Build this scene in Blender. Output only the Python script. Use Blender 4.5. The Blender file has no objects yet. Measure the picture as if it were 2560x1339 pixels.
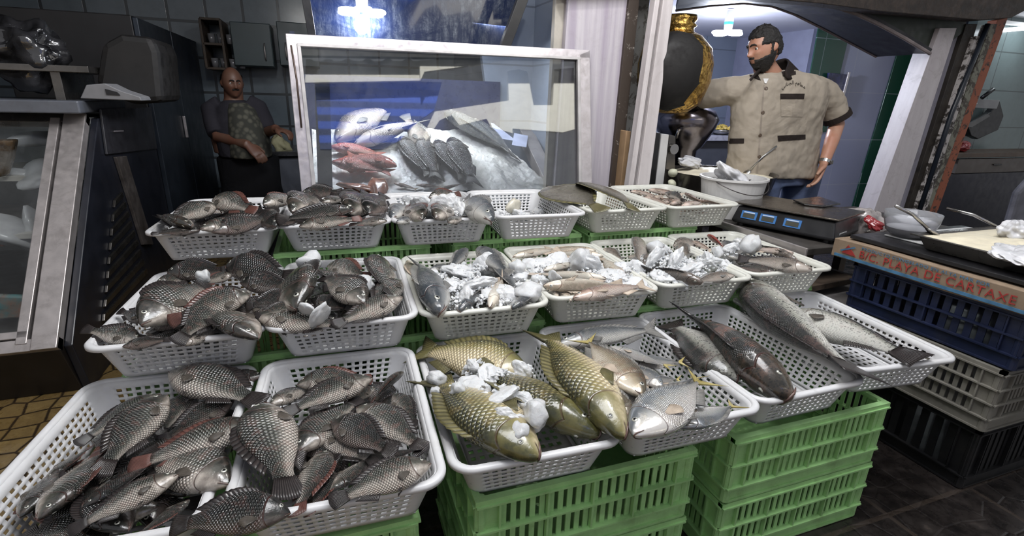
import bpy, bmesh, math, random
from mathutils import Vector, Matrix, Quaternion, noise
random.seed(7)
SC = bpy.context.scene
COL = SC.collection
PI = math.pi
# ------------------------------------------------------------------ camera, world, sun, exposure
H = 1.23                       # eye height above the market floor
FPX = 1271.8                   # focal length in pixels of the 2560 px frame
CR = Vector((0.94095818, -0.33736414, 0.02798464))
CU = Vector((0.08186844, 0.3069957, 0.9481831))
CF = Vector((0.32847414, 0.88990959, -0.31648959))
cam_d = bpy.data.cameras.new('camera'); cam = bpy.data.objects.new('camera', cam_d); COL.objects.link(cam)
cam_d.sensor_fit = 'HORIZONTAL'; cam_d.sensor_width = 36; cam_d.lens = FPX / 2560 * 36
cam_d.clip_start = 0.02; cam_d.clip_end = 60
cam.matrix_world = Matrix(((CR.x, CU.x, -CF.x, 0), (CR.y, CU.y, -CF.y, 0), (CR.z, CU.z, -CF.z, H), (0, 0, 0, 1)))
SC.camera = cam
W = bpy.data.worlds.new('sky'); SC.world = W; W.use_nodes = True
bg = W.node_tree.nodes['Background']; bg.inputs[0].default_value = (0.95, 0.96, 1.0, 1); bg.inputs[1].default_value = 0.38
sd = bpy.data.lights.new('sun', 'SUN'); sd.energy = 13.0; sd.angle = 0.02; sd.color = (1, .96, .88)
sun = bpy.data.objects.new('sun', sd); COL.objects.link(sun)
sun.rotation_euler = Vector((0.10, -0.74, -0.66)).to_track_quat('-Z', 'Y').to_euler()
def area(name, loc, to, sx, sy, en, col=(1, 1, 1)):
    d = bpy.data.lights.new(name, 'AREA'); d.shape = 'RECTANGLE'; d.size = sx; d.size_y = sy; d.energy = en; d.color = col
    o = bpy.data.objects.new(name, d); COL.objects.link(o); o.location = loc
    o.rotation_euler = (Vector(to) - Vector(loc)).to_track_quat('-Z', 'Y').to_euler(); return o
area('daylight_fill', (0.9, 0.75, 3.3), (0.7, 1.55, 0.6), 2.4, 1.0, 66, (.96, .97, 1))  # large area light added overhead in place of daylight
def bulb(name, loc, en, r, col):
    d = bpy.data.lights.new(name, 'POINT'); d.energy = en; d.shadow_soft_size = r; d.color = col
    o = bpy.data.objects.new(name, d); COL.objects.link(o); o.location = loc; return o
for i_, p_ in enumerate(((-.15, 1.25, 2.35), (.75, 1.95, 2.5), (1.45, 1.1, 2.35))): bulb('stall_bulb', p_, 21, .035, (1, .98, .94))
SC.view_settings.view_transform = 'Standard'; SC.view_settings.look = 'None'
SC.view_settings.gamma = 1; SC.view_settings.use_curve_mapping = False
SC.view_settings.exposure = 0.25
SC.cycles.use_denoising = True
SC.cycles.max_bounces = 8; SC.cycles.transparent_max_bounces = 12
SC.cycles.caustics_reflective = False; SC.cycles.caustics_refractive = False
SC.cycles.sample_clamp_indirect = 6
# ------------------------------------------------------------------ pixel rays -> places in the world
def ray(u, w):
    return CR * ((u - 1280) / FPX) + CU * (-(w - 669.5) / FPX) + CF
def onz(u, w, Z):
    d = ray(u, w); return Vector((0, 0, H)) + d * ((Z - H) / d.z)
def ony(u, w, Y):
    d = ray(u, w); return Vector((0, 0, H)) + d * (Y / d.y)
def onx(u, w, X):
    d = ray(u, w); return Vector((0, 0, H)) + d * (X / d.x)
# ------------------------------------------------------------------ objects
def tag(o, label=None, cat=None, group=None, kind=None):
    if label: o['label'] = label
    if cat: o['category'] = cat
    if group: o['group'] = group
    if kind: o['kind'] = kind
    return o
def empty(name, loc=(0, 0, 0), rz=0):
    o = bpy.data.objects.new(name, None); COL.objects.link(o); o.location = loc; o.rotation_euler = (0, 0, rz)
    o.empty_display_size = .05; return o
def link(name, me, parent=None, mats=()):
    o = bpy.data.objects.new(name, me); COL.objects.link(o)
    if parent: o.parent = parent
    return o
def meshobj(name, bm, m, parent=None, smooth=False, bevel=0, sub=0, recalc=True):
    if recalc: bmesh.ops.recalc_face_normals(bm, faces=bm.faces)
    me = bpy.data.meshes.new(name); bm.to_mesh(me); bm.free()
    for x in (m if isinstance(m, (list, tuple)) else [m]): me.materials.append(x)
    if smooth:
        for p in me.polygons: p.use_smooth = True
    o = link(name, me, parent)
    if bevel:
        b = o.modifiers.new('b', 'BEVEL'); b.width = bevel; b.segments = 2; b.limit_method = 'ANGLE'; b.angle_limit = .6
    if sub:
        s = o.modifiers.new('s', 'SUBSURF'); s.levels = sub; s.render_levels = sub
    return o
def box(bm, c, s, rz=0, rot=None, mi=0, taper=None):
    R = rot or Matrix.Rotation(rz, 3, 'Z'); c = Vector(c); vs = []
    for i in (-1, 1):
        for j in (-1, 1):
            for k in (-1, 1):
                tx = ty = 1
                if taper and k < 0: tx, ty = taper
                vs.append(bm.verts.new(c + R @ Vector((i * s[0] / 2 * tx, j * s[1] / 2 * ty, k * s[2] / 2))))
    for f in ((0, 1, 3, 2), (4, 6, 7, 5), (0, 4, 5, 1), (2, 3, 7, 6), (0, 2, 6, 4), (1, 5, 7, 3)):
        fc = bm.faces.new([vs[i] for i in f]); fc.material_index = mi
    return vs
def boxo(name, c, s, m, parent=None, rz=0, bevel=.003, taper=None):
    bm = bmesh.new(); box(bm, c, s, rz, taper=taper); return meshobj(name, bm, m, parent, bevel=bevel)
def tube(bm, pts, rs, seg=12, cap=True, flat=1.0, up=None):
    pts = [Vector(p) for p in pts]; n = len(pts)
    if not isinstance(rs, (list, tuple)): rs = [rs] * n
    rings = []; N = None
    for i, p in enumerate(pts):
        t = (pts[min(i + 1, n - 1)] - pts[max(i - 1, 0)]).normalized()
        if N is None:
            a = up if up else (Vector((0, 0, 1)) if abs(t.z) < .9 else Vector((0, 1, 0)))
            N = (Vector(a) - t * Vector(a).dot(t)).normalized()
        else: N = (N - t * N.dot(t)).normalized()
        B = t.cross(N); r = rs[i]
        ra, rb = (r if isinstance(r, (tuple, list)) else (r, r * flat))
        rings.append([bm.verts.new(p + N * (ra * math.cos(2 * PI * k / seg)) + B * (rb * math.sin(2 * PI * k / seg))) for k in range(seg)])
    for a, b in zip(rings, rings[1:]):
        for k in range(seg): bm.faces.new((a[k], a[(k + 1) % seg], b[(k + 1) % seg], b[k]))
    if cap:
        for r in (rings[0], rings[-1]): bm.faces.new(r)
    return rings
def lathe(bm, prof, c=(0, 0, 0), seg=32, sx=1, sy=1, close=False, mi=0):
    c = Vector(c); rings = []
    for r, z in prof:
        if r < 1e-5: rings.append([bm.verts.new(c + Vector((0, 0, z)))])
        else: rings.append([bm.verts.new(c + Vector((r * sx * math.cos(2 * PI * k / seg), r * sy * math.sin(2 * PI * k / seg), z))) for k in range(seg)])
    for a, b in zip(rings, rings[1:]):
        for k in range(seg):
            k2 = (k + 1) % seg
            q = [a[k % len(a)], a[k2 % len(a)], b[k2 % len(b)], b[k % len(b)]]
            q2 = []
            for v in q:
                if v not in q2: q2.append(v)
            if len(q2) > 2: bm.faces.new(q2).material_index = mi
def prism(bm, pts, off, mi=0):
    a = [bm.verts.new(p) for p in pts]; b = [bm.verts.new(Vector(p) + Vector(off)) for p in pts]
    n = len(a); bm.faces.new(a).material_index = mi; bm.faces.new(b[::-1]).material_index = mi
    for i in range(n): bm.faces.new((a[i], b[i], b[(i + 1) % n], a[(i + 1) % n])).material_index = mi
def slab(name, pix, y, th, m, parent=None, bevel=.002, smooth=False):
    """a traced outline standing at depth y, th thick"""
    bm = bmesh.new(); prism(bm, [ony(u, w, y) for u, w in pix], (0, th, 0))
    return meshobj(name, bm, m, parent, bevel=bevel)
def text(name, s, loc, rot, size, m, parent=None, ext=.0006, align='LEFT', sx=1, spacing=1):
    c = bpy.data.curves.new(name, 'FONT'); c.body = s; c.size = size; c.extrude = ext; c.align_x = align; c.space_character = spacing
    t = bpy.data.objects.new(name + '_c', c); COL.objects.link(t); bpy.context.view_layer.update()
    me = bpy.data.meshes.new_from_object(t.evaluated_get(bpy.context.evaluated_depsgraph_get()))
    bpy.data.objects.remove(t); me.materials.clear(); me.materials.append(m)
    o = link(name, me, parent); o.location = loc; o.rotation_euler = rot; o.scale = (sx, 1, 1); return o
# ------------------------------------------------------------------ materials
class NB:
    def __init__(s, name):
        s.m = bpy.data.materials.new(name); s.m.use_nodes = True; s.t = s.m.node_tree
        s.p = s.t.nodes['Principled BSDF']; s.out = s.t.nodes['Material Output']
    def n(s, ty, **kw):
        x = s.t.nodes.new(ty)
        for k, v in kw.items(): setattr(x, k, v)
        return x
    def lk(s, a, b): s.t.links.new(a, b)
    def val(s, sock, v):
        if isinstance(v, bpy.types.NodeSocket): s.lk(v, sock)
        else: sock.default_value = v
    def math(s, op, a, b=0.0, c=0.0, clamp=False):
        x = s.n('ShaderNodeMath', operation=op, use_clamp=clamp); s.val(x.inputs[0], a); s.val(x.inputs[1], b); s.val(x.inputs[2], c); return x.outputs[0]
    def mix(s, f, a, b, bt='MIX'):
        x = s.n('ShaderNodeMix', data_type='RGBA', blend_type=bt); s.val(x.inputs[0], f)
        for i, v in ((6, a), (7, b)):
            if isinstance(v, (tuple, list)) and len(v) == 3: v = (*v, 1)
            s.val(x.inputs[i], v)
        return x.outputs[2]
    def co(s, w='Object'): return s.n('ShaderNodeTexCoord').outputs[w]
    def noise(s, scale, detail=4, rough=.5, co=None, w=None, dist=0):
        x = s.n('ShaderNodeTexNoise'); x.inputs['Scale'].default_value = scale; x.inputs['Detail'].default_value = detail
        x.inputs['Roughness'].default_value = rough; x.inputs['Distortion'].default_value = dist
        if co is not None: s.lk(co, x.inputs['Vector'])
        if w is not None: x.noise_dimensions = '4D'; s.val(x.inputs['W'], w)
        return x.outputs[0]
    def ramp(s, f, stops, interp='LINEAR'):
        x = s.n('ShaderNodeValToRGB'); x.color_ramp.interpolation = interp; s.val(x.inputs[0], f); e = x.color_ramp.elements
        while len(e) < len(stops): e.new(.5)
        for a, (p, c) in zip(e, stops):
            a.position = p; a.color = (*c, 1) if not isinstance(c, (int, float)) else (c, c, c, 1)
        return x.outputs[0]
    def bump(s, h, st=.3, dist=.01):
        x = s.n('ShaderNodeBump'); x.inputs['Strength'].default_value = st; x.inputs['Distance'].default_value = dist; s.lk(h, x.inputs['Height']); s.lk(x.outputs[0], s.p.inputs['Normal']); s.lk(x.outputs[0], s.p.inputs['Coat Normal']); return x
    def set(s, **kw):
        for k, v in kw.items():
            k = {'col': 'Base Color', 'rough': 'Roughness', 'metal': 'Metallic', 'trans': 'Transmission Weight', 'spec': 'Specular IOR Level',
                 'coat': 'Coat Weight', 'coatr': 'Coat Roughness', 'sss': 'Subsurface Weight', 'emit': 'Emission Color', 'es': 'Emission Strength', 'ior': 'IOR', 'alpha': 'Alpha'}[k]
            if isinstance(v, (tuple, list)) and len(v) == 3: v = (*v, 1)
            s.val(s.p.inputs[k], v)
        return s
_mc = {}
def mat(name, col, rough=.5, metal=0, var=.12, scale=12, bump=.0, bs=60, spec=.5, col2=None, coat=0, dirt=0, dirtcol=(.05, .035, .02), sss=0, co='Object'):
    """solid colour with mottling, optional second colour blotches, dirt and fine bump"""
    if name in _mc: return _mc[name]
    b = NB(name); c = b.co(co); n1 = b.noise(scale, 5, .6, c)
    dark = tuple(x * (1 - var * 1.6) for x in col); lite = tuple(min(1, x * (1 + var)) for x in col)
    cc = b.ramp(n1, [(.3, dark), (.7, lite)])
    if col2 is not None: cc = b.mix(b.ramp(b.noise(scale * .35, 6, .65, c), [(.45, 0), (.62, 1)]), cc, col2)
    if dirt: cc = b.mix(b.ramp(b.noise(scale * .8, 8, .75, c, dist=.6), [(.5, 0), (.75, dirt)]), cc, dirtcol)
    b.set(col=cc, rough=b.ramp(b.noise(scale * 2, 3, .5, c), [(.3, max(.02, rough * .8)), (.7, min(1, rough * 1.2))]), metal=metal, spec=spec, coat=coat, sss=sss)
    if sss: b.p.inputs['Subsurface Radius'].default_value = (.02, .015, .012)
    if bump: b.bump(b.noise(bs, 4, .6, c), bump, .005)
    _mc[name] = b.m; return b.m
M = {}
M['basket'] = mat('white_plastic', (.60, .60, .61), .33, var=.04, scale=9, dirt=.22, dirtcol=(.33, .26, .17), spec=.5)
M['basket2'] = mat('cream_plastic', (.60, .60, .55), .33, var=.04, scale=9, dirt=.25, dirtcol=(.35, .27, .16), spec=.5)
M['crate'] = mat('green_plastic', (.33, .57, .24), .42, var=.12, scale=14, dirt=.45, dirtcol=(.10, .13, .05))
M['crate_blue'] = mat('navy_plastic', (.012, .018, .05), .4, var=.2, scale=10, dirt=.4, dirtcol=(.05, .05, .05))
M['crate_grey'] = mat('grey_plastic', (.20, .19, .165), .5, var=.12, scale=10, dirt=.5, dirtcol=(.08, .07, .05))
M['crate_black'] = mat('black_plastic', (.009, .009, .010), .38, var=.2, scale=10, dirt=.3, dirtcol=(.04, .035, .03))
M['alu'] = mat('brushed_aluminium', (.62, .58, .60), .36, .75, var=.08, scale=20, dirt=.35, dirtcol=(.25, .20, .18), bump=.05)
M['alu2'] = mat('dull_aluminium', (.50, .46, .45), .42, .7, var=.1, scale=15, dirt=.4, dirtcol=(.16, .13, .11), bump=.05)
M['steel'] = mat('stainless_steel', (.42, .41, .40), .22, 1, var=.1, scale=8)
M['dsteel'] = mat('dark_steel', (.16, .15, .14), .27, .9, var=.2, scale=8, dirt=.3, dirtcol=(.04, .03, .025))
M['black'] = mat('black_paint', (.012, .012, .014), .35, var=.2, scale=14, dirt=.2, dirtcol=(.05, .04, .035))
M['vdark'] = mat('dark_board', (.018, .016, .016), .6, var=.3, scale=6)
M['navy'] = mat('dark_blue_enamel', (.014, .016, .024), .35, var=.2, scale=6, dirt=.3, dirtcol=(.02, .015, .012))
M['wood'] = mat('dark_wood', (.055, .038, .026), .6, var=.35, scale=20, dirt=.5, dirtcol=(.12, .09, .06), bump=.3)
M['cream'] = mat('tahini_cream', (.66, .60, .46), .45, var=.10, scale=18, bump=.5, bs=30)
M['whiteplastic'] = mat('bucket_plastic', (.62, .61, .60), .35, var=.04, scale=8)
def slat_mat(): pass
# ------------------------------------------------------------------ plastic basket
BW, BD, BH = .398, .584, .105
def rrect(w, d, r, nx, ny, nc=5):
    """points round a rounded rectangle: list of (x, y, side, k)"""
    out = []
    for (cx, cy, a0, side, n, p0, p1) in (
        (1, -1, -90, 0, nx, (-1, -1), (1, -1)), (1, 1, 0, 1, ny, (1, -1), (1, 1)), (-1, 1, 90, 2, nx, (1, 1), (-1, 1)), (-1, -1, 180, 3, ny, (-1, 1), (-1, -1))):
        hx, hy = w / 2, d / 2
        # straight
        if side == 0: a, b = Vector((-hx + r, -hy)), Vector((hx - r, -hy))
        elif side == 1: a, b = Vector((hx, -hy + r)), Vector((hx, hy - r))
        elif side == 2: a, b = Vector((hx - r, hy)), Vector((-hx + r, hy))
        else: a, b = Vector((-hx, hy - r)), Vector((-hx, -hy + r))
        for k in range(2 * n + 1):
            # bars and holes of unlike width: bar .42, hole .58
            f = (k // 2 + (.42 if k % 2 else 0)) / (n + .42)
            p = a.lerp(b, f); out.append((p.x, p.y, side, k))
        p = b; out.append((p.x, p.y, side, -1))
        c = Vector((cx * (hx - r), cy * (hy - r)))
        for j in range(1, nc):
            an = math.radians(a0 + 90 * j / nc); out.append((c.x + r * math.cos(an), c.y + r * math.sin(an), side, -2))
    return out
def basket_meshes():
    nx, ny, rows = 13, 20, 6
    bm = bmesh.new(); rings = []; zs = [0, .009]
    z0, z1 = .011, BH - .014
    step = (z1 - z0) / rows
    zs = [0.0]
    for i in range(rows): zs += [z0 + i * step, z0 + (i + .55) * step]
    zs += [z1, BH - .002]
    for z in zs:
        f = z / BH; ins = .034 * (1 - f)
        rings.append([bm.verts.new((x, y, z)) for x, y, s, k in rrect(BW - .036 - 2 * ins, BD - .036 - 2 * ins, .028 + .008 * f, nx, ny)])
    info = rrect(1, 1, .1, nx, ny); n = len(info)
    for r in range(len(zs) - 1):
        for i in range(n):
            s, k = info[i][2], info[i][3]
            nn = nx if s in (0, 2) else ny
            if k >= 0 and k % 2 == 1 and 1 <= r <= 2 * rows and r % 2 == 1: continue   # a hole
            j = (i + 1) % n
            bm.faces.new((rings[r][i], rings[r][j], rings[r + 1][j], rings[r + 1][i]))
    # floor with square holes, stitched inside
    fx, fy = 12, 18; w, d = BW - .036 - .068 - .03, BD - .036 - .068 - .03
    xs = [-w / 2]; 
    for i in range(fx): xs += [-w / 2 + w * (i + .45) / fx, -w / 2 + w * (i + 1) / fx]
    ys = [-d / 2]
    for i in range(fy): ys += [-d / 2 + d * (i + .45) / fy, -d / 2 + d * (i + 1) / fy]
    g = [[bm.verts.new((x, y, .001)) for y in ys] for x in xs]
    for i in range(len(xs) - 1):
        for j in range(len(ys) - 1):
            if i % 2 == 1 and j % 2 == 1 and i < len(xs) - 2 and j < len(ys) - 2: continue
            bm.faces.new((g[i][j], g[i + 1][j], g[i + 1][j + 1], g[i][j + 1]))
    w2, d2 = BW - .036 - .068, BD - .036 - .068
    for (a, b, c, e) in ((-w2 / 2 + .004, -w / 2, -d / 2, d / 2), (w / 2, w2 / 2 - .004, -d / 2, d / 2), (-w2 / 2 + .01, w2 / 2 - .01, -d2 / 2 + .002, -d / 2), (-w2 / 2 + .01, w2 / 2 - .01, d / 2, d2 / 2 - .002)):
        bm.faces.new([bm.verts.new(p) for p in ((a, c, .001), (b, c, .001), (b, e, .001), (a, e, .001))])
    me = bpy.data.meshes.new('basket_body'); bmesh.ops.recalc_face_normals(bm, faces=bm.faces); bm.to_mesh(me); bm.free()
    for p in me.polygons: p.use_smooth = True
    # rim
    bm = bmesh.new(); prof = [(-.001, -.006), (.000, .000), (.004, .003), (.013, .003), (.018, -.001), (.018, -.009), (.0155, -.010), (.014, -.004), (.004, -.004), (.001, -.008)]
    rr = []
    for o_, z in prof:
        rr.append([bm.verts.new((x, y, z + BH)) for x, y, s, k in rrect(BW - .036 + 2 * o_, BD - .036 + 2 * o_, .036 + o_, 2, 2, 8)])
    n = len(rr[0])
    for a in range(len(rr)):
        b = (a + 1) % len(rr)
        for i in range(n): bm.faces.new((rr[a][i], rr[a][(i + 1) % n], rr[b][(i + 1) % n], rr[b][i]))
    bmesh.ops.recalc_face_normals(bm, faces=bm.faces)
    mr = bpy.data.meshes.new('basket_rim'); bm.to_mesh(mr); bm.free()
    for p in mr.polygons: p.use_smooth = True
    return me, mr
BME, BMR = basket_meshes()
BME2, BMR2 = BME.copy(), BMR.copy()
for me, m in ((BME, 'basket'), (BMR, 'basket'), (BME2, 'basket2'), (BMR2, 'basket2')): me.materials.append(M[m])
BK = {}
ZF, ZM, ZB = -.705, -.582, -.439
BPOS = dict(F1=(-.429, 1.112, ZF, -.060), F2=(-.014, 1.070, ZF + .012, -.038), F3=(.395, 1.096, ZF - .008, -.037), F4=(.785, 1.088, ZF, -.025),
            F5=(1.172, 1.108, ZF - .004, .0), F6=(1.582, 1.123, ZF + .004, -.105),
            M1=(-.372, 1.614, ZM - .003, -.034), M2=(.026, 1.593, ZM + .003, -.045), M3=(.424, 1.584, ZM, -.044), M4=(.826, 1.590, ZM + .002, -.065),
            M5=(1.229, 1.604, ZM, -.037), M6=(1.632, 1.613, ZM, -.060),
            B1=(-.356, 2.132, ZB, -.042), B2=(.024, 2.142, ZB, -.036), B3=(.420, 2.125, ZB, -.036), B4=(.812, 2.105, ZB + .002, -.055),
            B5=(1.218, 2.123, ZB + .002, -.012), B6=(1.622, 2.128, ZB, -.018))
BLAB = dict(
    F1='white plastic basket of tilapia at the front left corner of the stall', F2='white plastic basket of tilapia beside the carp basket in the front row',
    F3='white plastic basket holding yellow green carp under crushed ice', F4='white plastic basket holding silver fish with yellow tails',
    F5='white plastic basket holding the three big spotted trout', F6='white plastic basket at the right end of the front row with one spotted trout',
    M1='white basket heaped with dark tilapia at the left end of the middle row', M2='white basket of dark tilapia with a few ice lumps, second in the middle row',
    M3='cream white basket of grey bass under crushed ice in the middle row', M4='cream white basket of slender pale whiting beside the grey bass',
    M5='cream white basket of bream under a heap of crushed ice', M6='cream white basket of mixed fish at the right end of the middle row',
    B1='white basket of dark tilapia at the left end of the back row', B2='white basket piled highest with dark fish, second in the back row',
    B3='white basket of small dark fish and crushed ice in the back row', B4='nearly empty white basket with a little squid and ice',
    B5='cream white basket holding two olive flat flounders', B6='cream white basket of small pinkish mullet near the white post')
for k, (x, y, z, rz) in BPOS.items():
    o = empty('fish_basket', (x, y, z + H - BH), rz); BK[k] = o
    tag(o, BLAB[k], 'basket', 'plastic baskets set out on the fish stall')
    c2 = k[0] == 'M' and k[1] > '2' or k in ('B5', 'B6')
    b = link('basket_body', BME2 if c2 else BME, o)
    s = b.modifiers.new('s', 'SOLIDIFY'); s.thickness = .0028; s.offset = 0
    link('rim', BMR2 if c2 else BMR, o)
# ------------------------------------------------------------------ slotted crates
_cr = {}
def crate_bm(w, d, h, rows=2, nd=4, slats=5):
    bm = bmesh.new(); t = .004; rim = .016
    for ax in (0, 1):
        L = w if ax == 0 else d
        for sgn in (-1, 1):
            off = sgn * ((d if ax == 0 else w) / 2)
            def bb(u, z, su, sz, out, th):
                """box at u along the side, z up, standing out by out"""
                c = off + sgn * (out - th / 2 - .008)
                if ax == 0: box(bm, (u, c, z), (su, th, sz))
                else: box(bm, (c, u, z), (th, su, sz))
            bb(0, h - .006, L, .012, .008, rim)                # top flange
            bb(0, .022, L - .02, .044, .002, .005)                 # solid lower band
            bb(0, .006, L - .03, .006, .008, .014)
            zz0, zz1 = .05, h - .014; rh = (zz1 - zz0) / rows
            for r in range(rows + 1): bb(0, zz0 + r * rh, L - .004, .005, .013, .018)   # ribs
            cw = .055
            for e in (-1, 1): bb(e * (L / 2 - cw / 2), (zz0 + zz1) / 2, cw, zz1 - zz0, .001, .004)
            n = nd if ax == 0 else max(2, nd - 1); seg = (L - 2 * cw) / n
            for i in range(n + 1): bb(-L / 2 + cw + i * seg, (zz0 + zz1) / 2, .005, zz1 - zz0, .011, .015)
            for i in range(n):
                for k in range(slats):
                    u = -L / 2 + cw + i * seg + seg * (k + .5) / slats
                    bb(u, (zz0 + zz1) / 2, seg / slats * .56, zz1 - zz0, 0, .004)
    box(bm, (0, 0, .006), (w - .03, d - .03, .006))
    # rounded corner posts
    for i in (-1, 1):
        for j in (-1, 1):
            lathe(bm, [(.0, .004), (.014, .004), (.014, h - .002), (.0, h - .002)], (i * (w / 2 - .014), j * (d / 2 - .014), 0), 10)
    return bm
def crate(name, x0, x1, y0, d, z0, h, m, label, cat='crate', group=None, rz=0, **kw):
    key = (round(x1 - x0, 3), d, h, m, tuple(kw.items()))
    w = x1 - x0
    if key not in _cr:
        o = meshobj(name, crate_bm(w, d, h, **kw), M[m]); _cr[key] = o.data
    else: o = link(name, _cr[key])
    o.location = ((x0 + x1) / 2, y0 + d / 2, z0); o.rotation_euler[2] = rz
    tag(o, label, cat, group); return o
g = 'green slotted crates stacked under the baskets'
hF = (ZF + H - BH) / 2 - .0015; hM = (ZM + H - BH) / 2 - .001; hB = (ZB + H - BH) / 3 - .001
for i, (x0, x1, nm) in enumerate(((-.45, .12, 'the second front basket of tilapia'), (.24, .812, 'the carp basket'), (.93, 1.50, 'the big trout basket'))):
    for k in range(2):
        crate('plastic_crate', x0, x1, .83, .43, k * hF, hF - .001, 'crate',
              ('light green slotted crate on the floor, lower one below ' if k == 0 else 'light green slotted crate directly under ') + nm, group=g)
mn = ('the left middle tilapia basket', 'the grey bass basket', 'the whiting basket', 'the mixed fish basket')
for i, x0 in enumerate((-.53, .10, .73, 1.28)):
    for k in range(2):
        crate('plastic_crate', x0, x0 + .54, 1.405, .47, k * hM, hM - .001, 'crate', 'light green crate ' + ('on the floor, lower one below ' if k == 0 else 'right under ') + mn[i], group=g)
bn = ('the highest pile of dark fish', 'the nearly empty squid basket', 'the pinkish mullet basket')
for i, (x0, x1) in enumerate(((-.20, .36), (.45, 1.02), (1.06, 1.63))):
    for k in range(3):
        crate('plastic_crate', x0, x1, 1.905, .47, k * hB, hB - .001, 'crate', 'green crate, ' + ('lowest', 'middle one', 'topmost')[k] + ' of the stack under ' + bn[i], group=g)
# ------------------------------------------------------------------ fish
def fish_mat(name, back, side, belly, spot=None, scales=(44, 26), sc=.5, rough=.26, blush=(.30, .10, .08), blushk=.35, speck=None, speckn=90, metal=0, mott=.4, coat=.6, split=(.22, .50, .80), head=None):
    b = NB(name); uv = b.n('ShaderNodeUVMap').outputs[0]
    sp = b.n('ShaderNodeSeparateXYZ'); b.lk(uv, sp.inputs[0]); u, v = sp.outputs[0], sp.outputs[1]
    oi = b.n('ShaderNodeObjectInfo').outputs['Random']; ob = b.co('Object'); rw = b.math('MULTIPLY', oi, 37.0)
    n1 = b.noise(5, 5, .65, ob, rw); n2 = b.noise(16, 5, .6, ob, rw)
    k = b.math('COSINE', b.math('MULTIPLY', v, 2 * PI))                  # +1 back, -1 belly
    k = b.math('MULTIPLY_ADD', k, -.5, .5)
    k = b.math('ADD', k, b.math('MULTIPLY', b.math('SUBTRACT', n1, .5), mott))
    k = b.math('ADD', k, b.math('MULTIPLY', b.math('SUBTRACT', oi, .5), .34))
    c = b.ramp(k, [(split[0], back), (split[1], side), (split[2], belly)])
    body = b.ramp(u, [(.20, 0), (.25, 1)])
    # scale lattice
    p = b.math('MULTIPLY', u, scales[0]); q = b.math('MULTIPLY', v, scales[1])
    a = b.math('ABSOLUTE', b.math('SINE', b.math('MULTIPLY', b.math('ADD', p, q), PI)))
    d = b.math('ABSOLUTE', b.math('SINE', b.math('MULTIPLY', b.math('SUBTRACT', p, q), PI)))
    h = b.math('MULTIPLY', b.math('MULTIPLY', a, d), body)
    edge = b.math('MULTIPLY', b.ramp(b.math('MULTIPLY', a, d), [(.05, 1), (.5, 0)]), b.math('MULTIPLY', body, sc))
    if sc: c = b.mix(edge, c, tuple(x * .18 for x in side))
    if sc: c = b.mix(b.math('MULTIPLY', b.ramp(h, [(.6, 0), (1, 1)]), sc * .55), c, tuple(min(1, x * 2.9 + .04) for x in side))  # scale centres lightened, their highlight put into the colour
    c = b.mix(b.math('MULTIPLY', b.ramp(n2, [(.50, 0), (.68, 1)]), blushk), c, blush)
    if head: c = b.mix(b.math('MULTIPLY', b.math('MULTIPLY', b.math('SUBTRACT', 1.0, body), b.ramp(n2, [(.35, .15), (.65, 1)])), .75), c, head)
    if speck is not None:
        vo = b.n('ShaderNodeTexVoronoi'); vo.inputs['Scale'].default_value = speckn; b.lk(ob, vo.inputs['Vector'])
        s = b.math('MULTIPLY', b.ramp(vo.outputs['Distance'], [(.22, 1), (.42, 0)]), b.ramp(k, [(.45, 1), (.85, .25)]))
        c = b.mix(b.math('MULTIPLY', s, .85), c, speck)
    # gill slit, a dark crescent behind the head, and the mouth line
    gx = b.math('ADD', u, b.math('MULTIPLY', b.math('POWER', b.math('ABSOLUTE', b.math('SUBTRACT', b.math('ABSOLUTE', b.math('SUBTRACT', v, .5)), .24)), 2.0), 1.1))
    gl = b.ramp(b.math('ABSOLUTE', b.math('SUBTRACT', gx, .212)), [(.002, 1), (.008, 0)])
    c = b.mix(b.math('MULTIPLY', gl, .6), c, (.05, .008, .006))
    ml = b.math('MULTIPLY', b.ramp(b.math('ABSOLUTE', b.math('SUBTRACT', b.math('ABSOLUTE', b.math('SUBTRACT', v, .5)), .20)), [(.006, 1), (.02, 0)]), b.ramp(u, [(.045, 1), (.06, 0)]))
    c = b.mix(b.math('MULTIPLY', ml, .85), c, (.03, .01, .008))
    b.set(col=c, rough=b.ramp(n2, [(.3, rough * .55), (.7, rough * 1.5)]), metal=metal, coat=coat, coatr=.06, spec=.5)
    hh = b.math('ADD', b.math('MULTIPLY', h, 1.0 if sc else 0.0), b.math('MULTIPLY', n2, .6))
    hh = b.math('SUBTRACT', hh, b.math('MULTIPLY', gl, .8))
    b.bump(hh, .75, .0028)
    return b.m
def fin_mat(name, c1, c2, rough=.3):
    b = NB(name); uv = b.n('ShaderNodeUVMap').outputs[0]; sp = b.n('ShaderNodeSeparateXYZ'); b.lk(uv, sp.inputs[0])
    st = b.math('ABSOLUTE', b.math('SINE', b.math('MULTIPLY', sp.outputs[0], 40.0)))
    n = b.noise(9, 4, .6, b.co('Object'), b.math('MULTIPLY', b.n('ShaderNodeObjectInfo').outputs['Random'], 20.0))
    c = b.mix(st, c1, c2); c = b.mix(b.ramp(n, [(.4, 0), (.7, .7)]), c, tuple(x * .5 for x in c1))
    b.set(col=c, rough=rough, coat=.2, coatr=.15); b.bump(st, .5, .002); return b.m
def eye_mats():
    a = NB('fish_iris').set(col=(.55, .55, .48), rough=.18, metal=.35, coat=1).m
    p = NB('fish_pupil').set(col=(.004, .004, .005), rough=.08, coat=1).m
    return a, p
IRIS, PUPIL = eye_mats(); M['lip'] = mat('fish_lip', (.10, .055, .045), .3, var=.3, scale=20, coat=.4)
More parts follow.
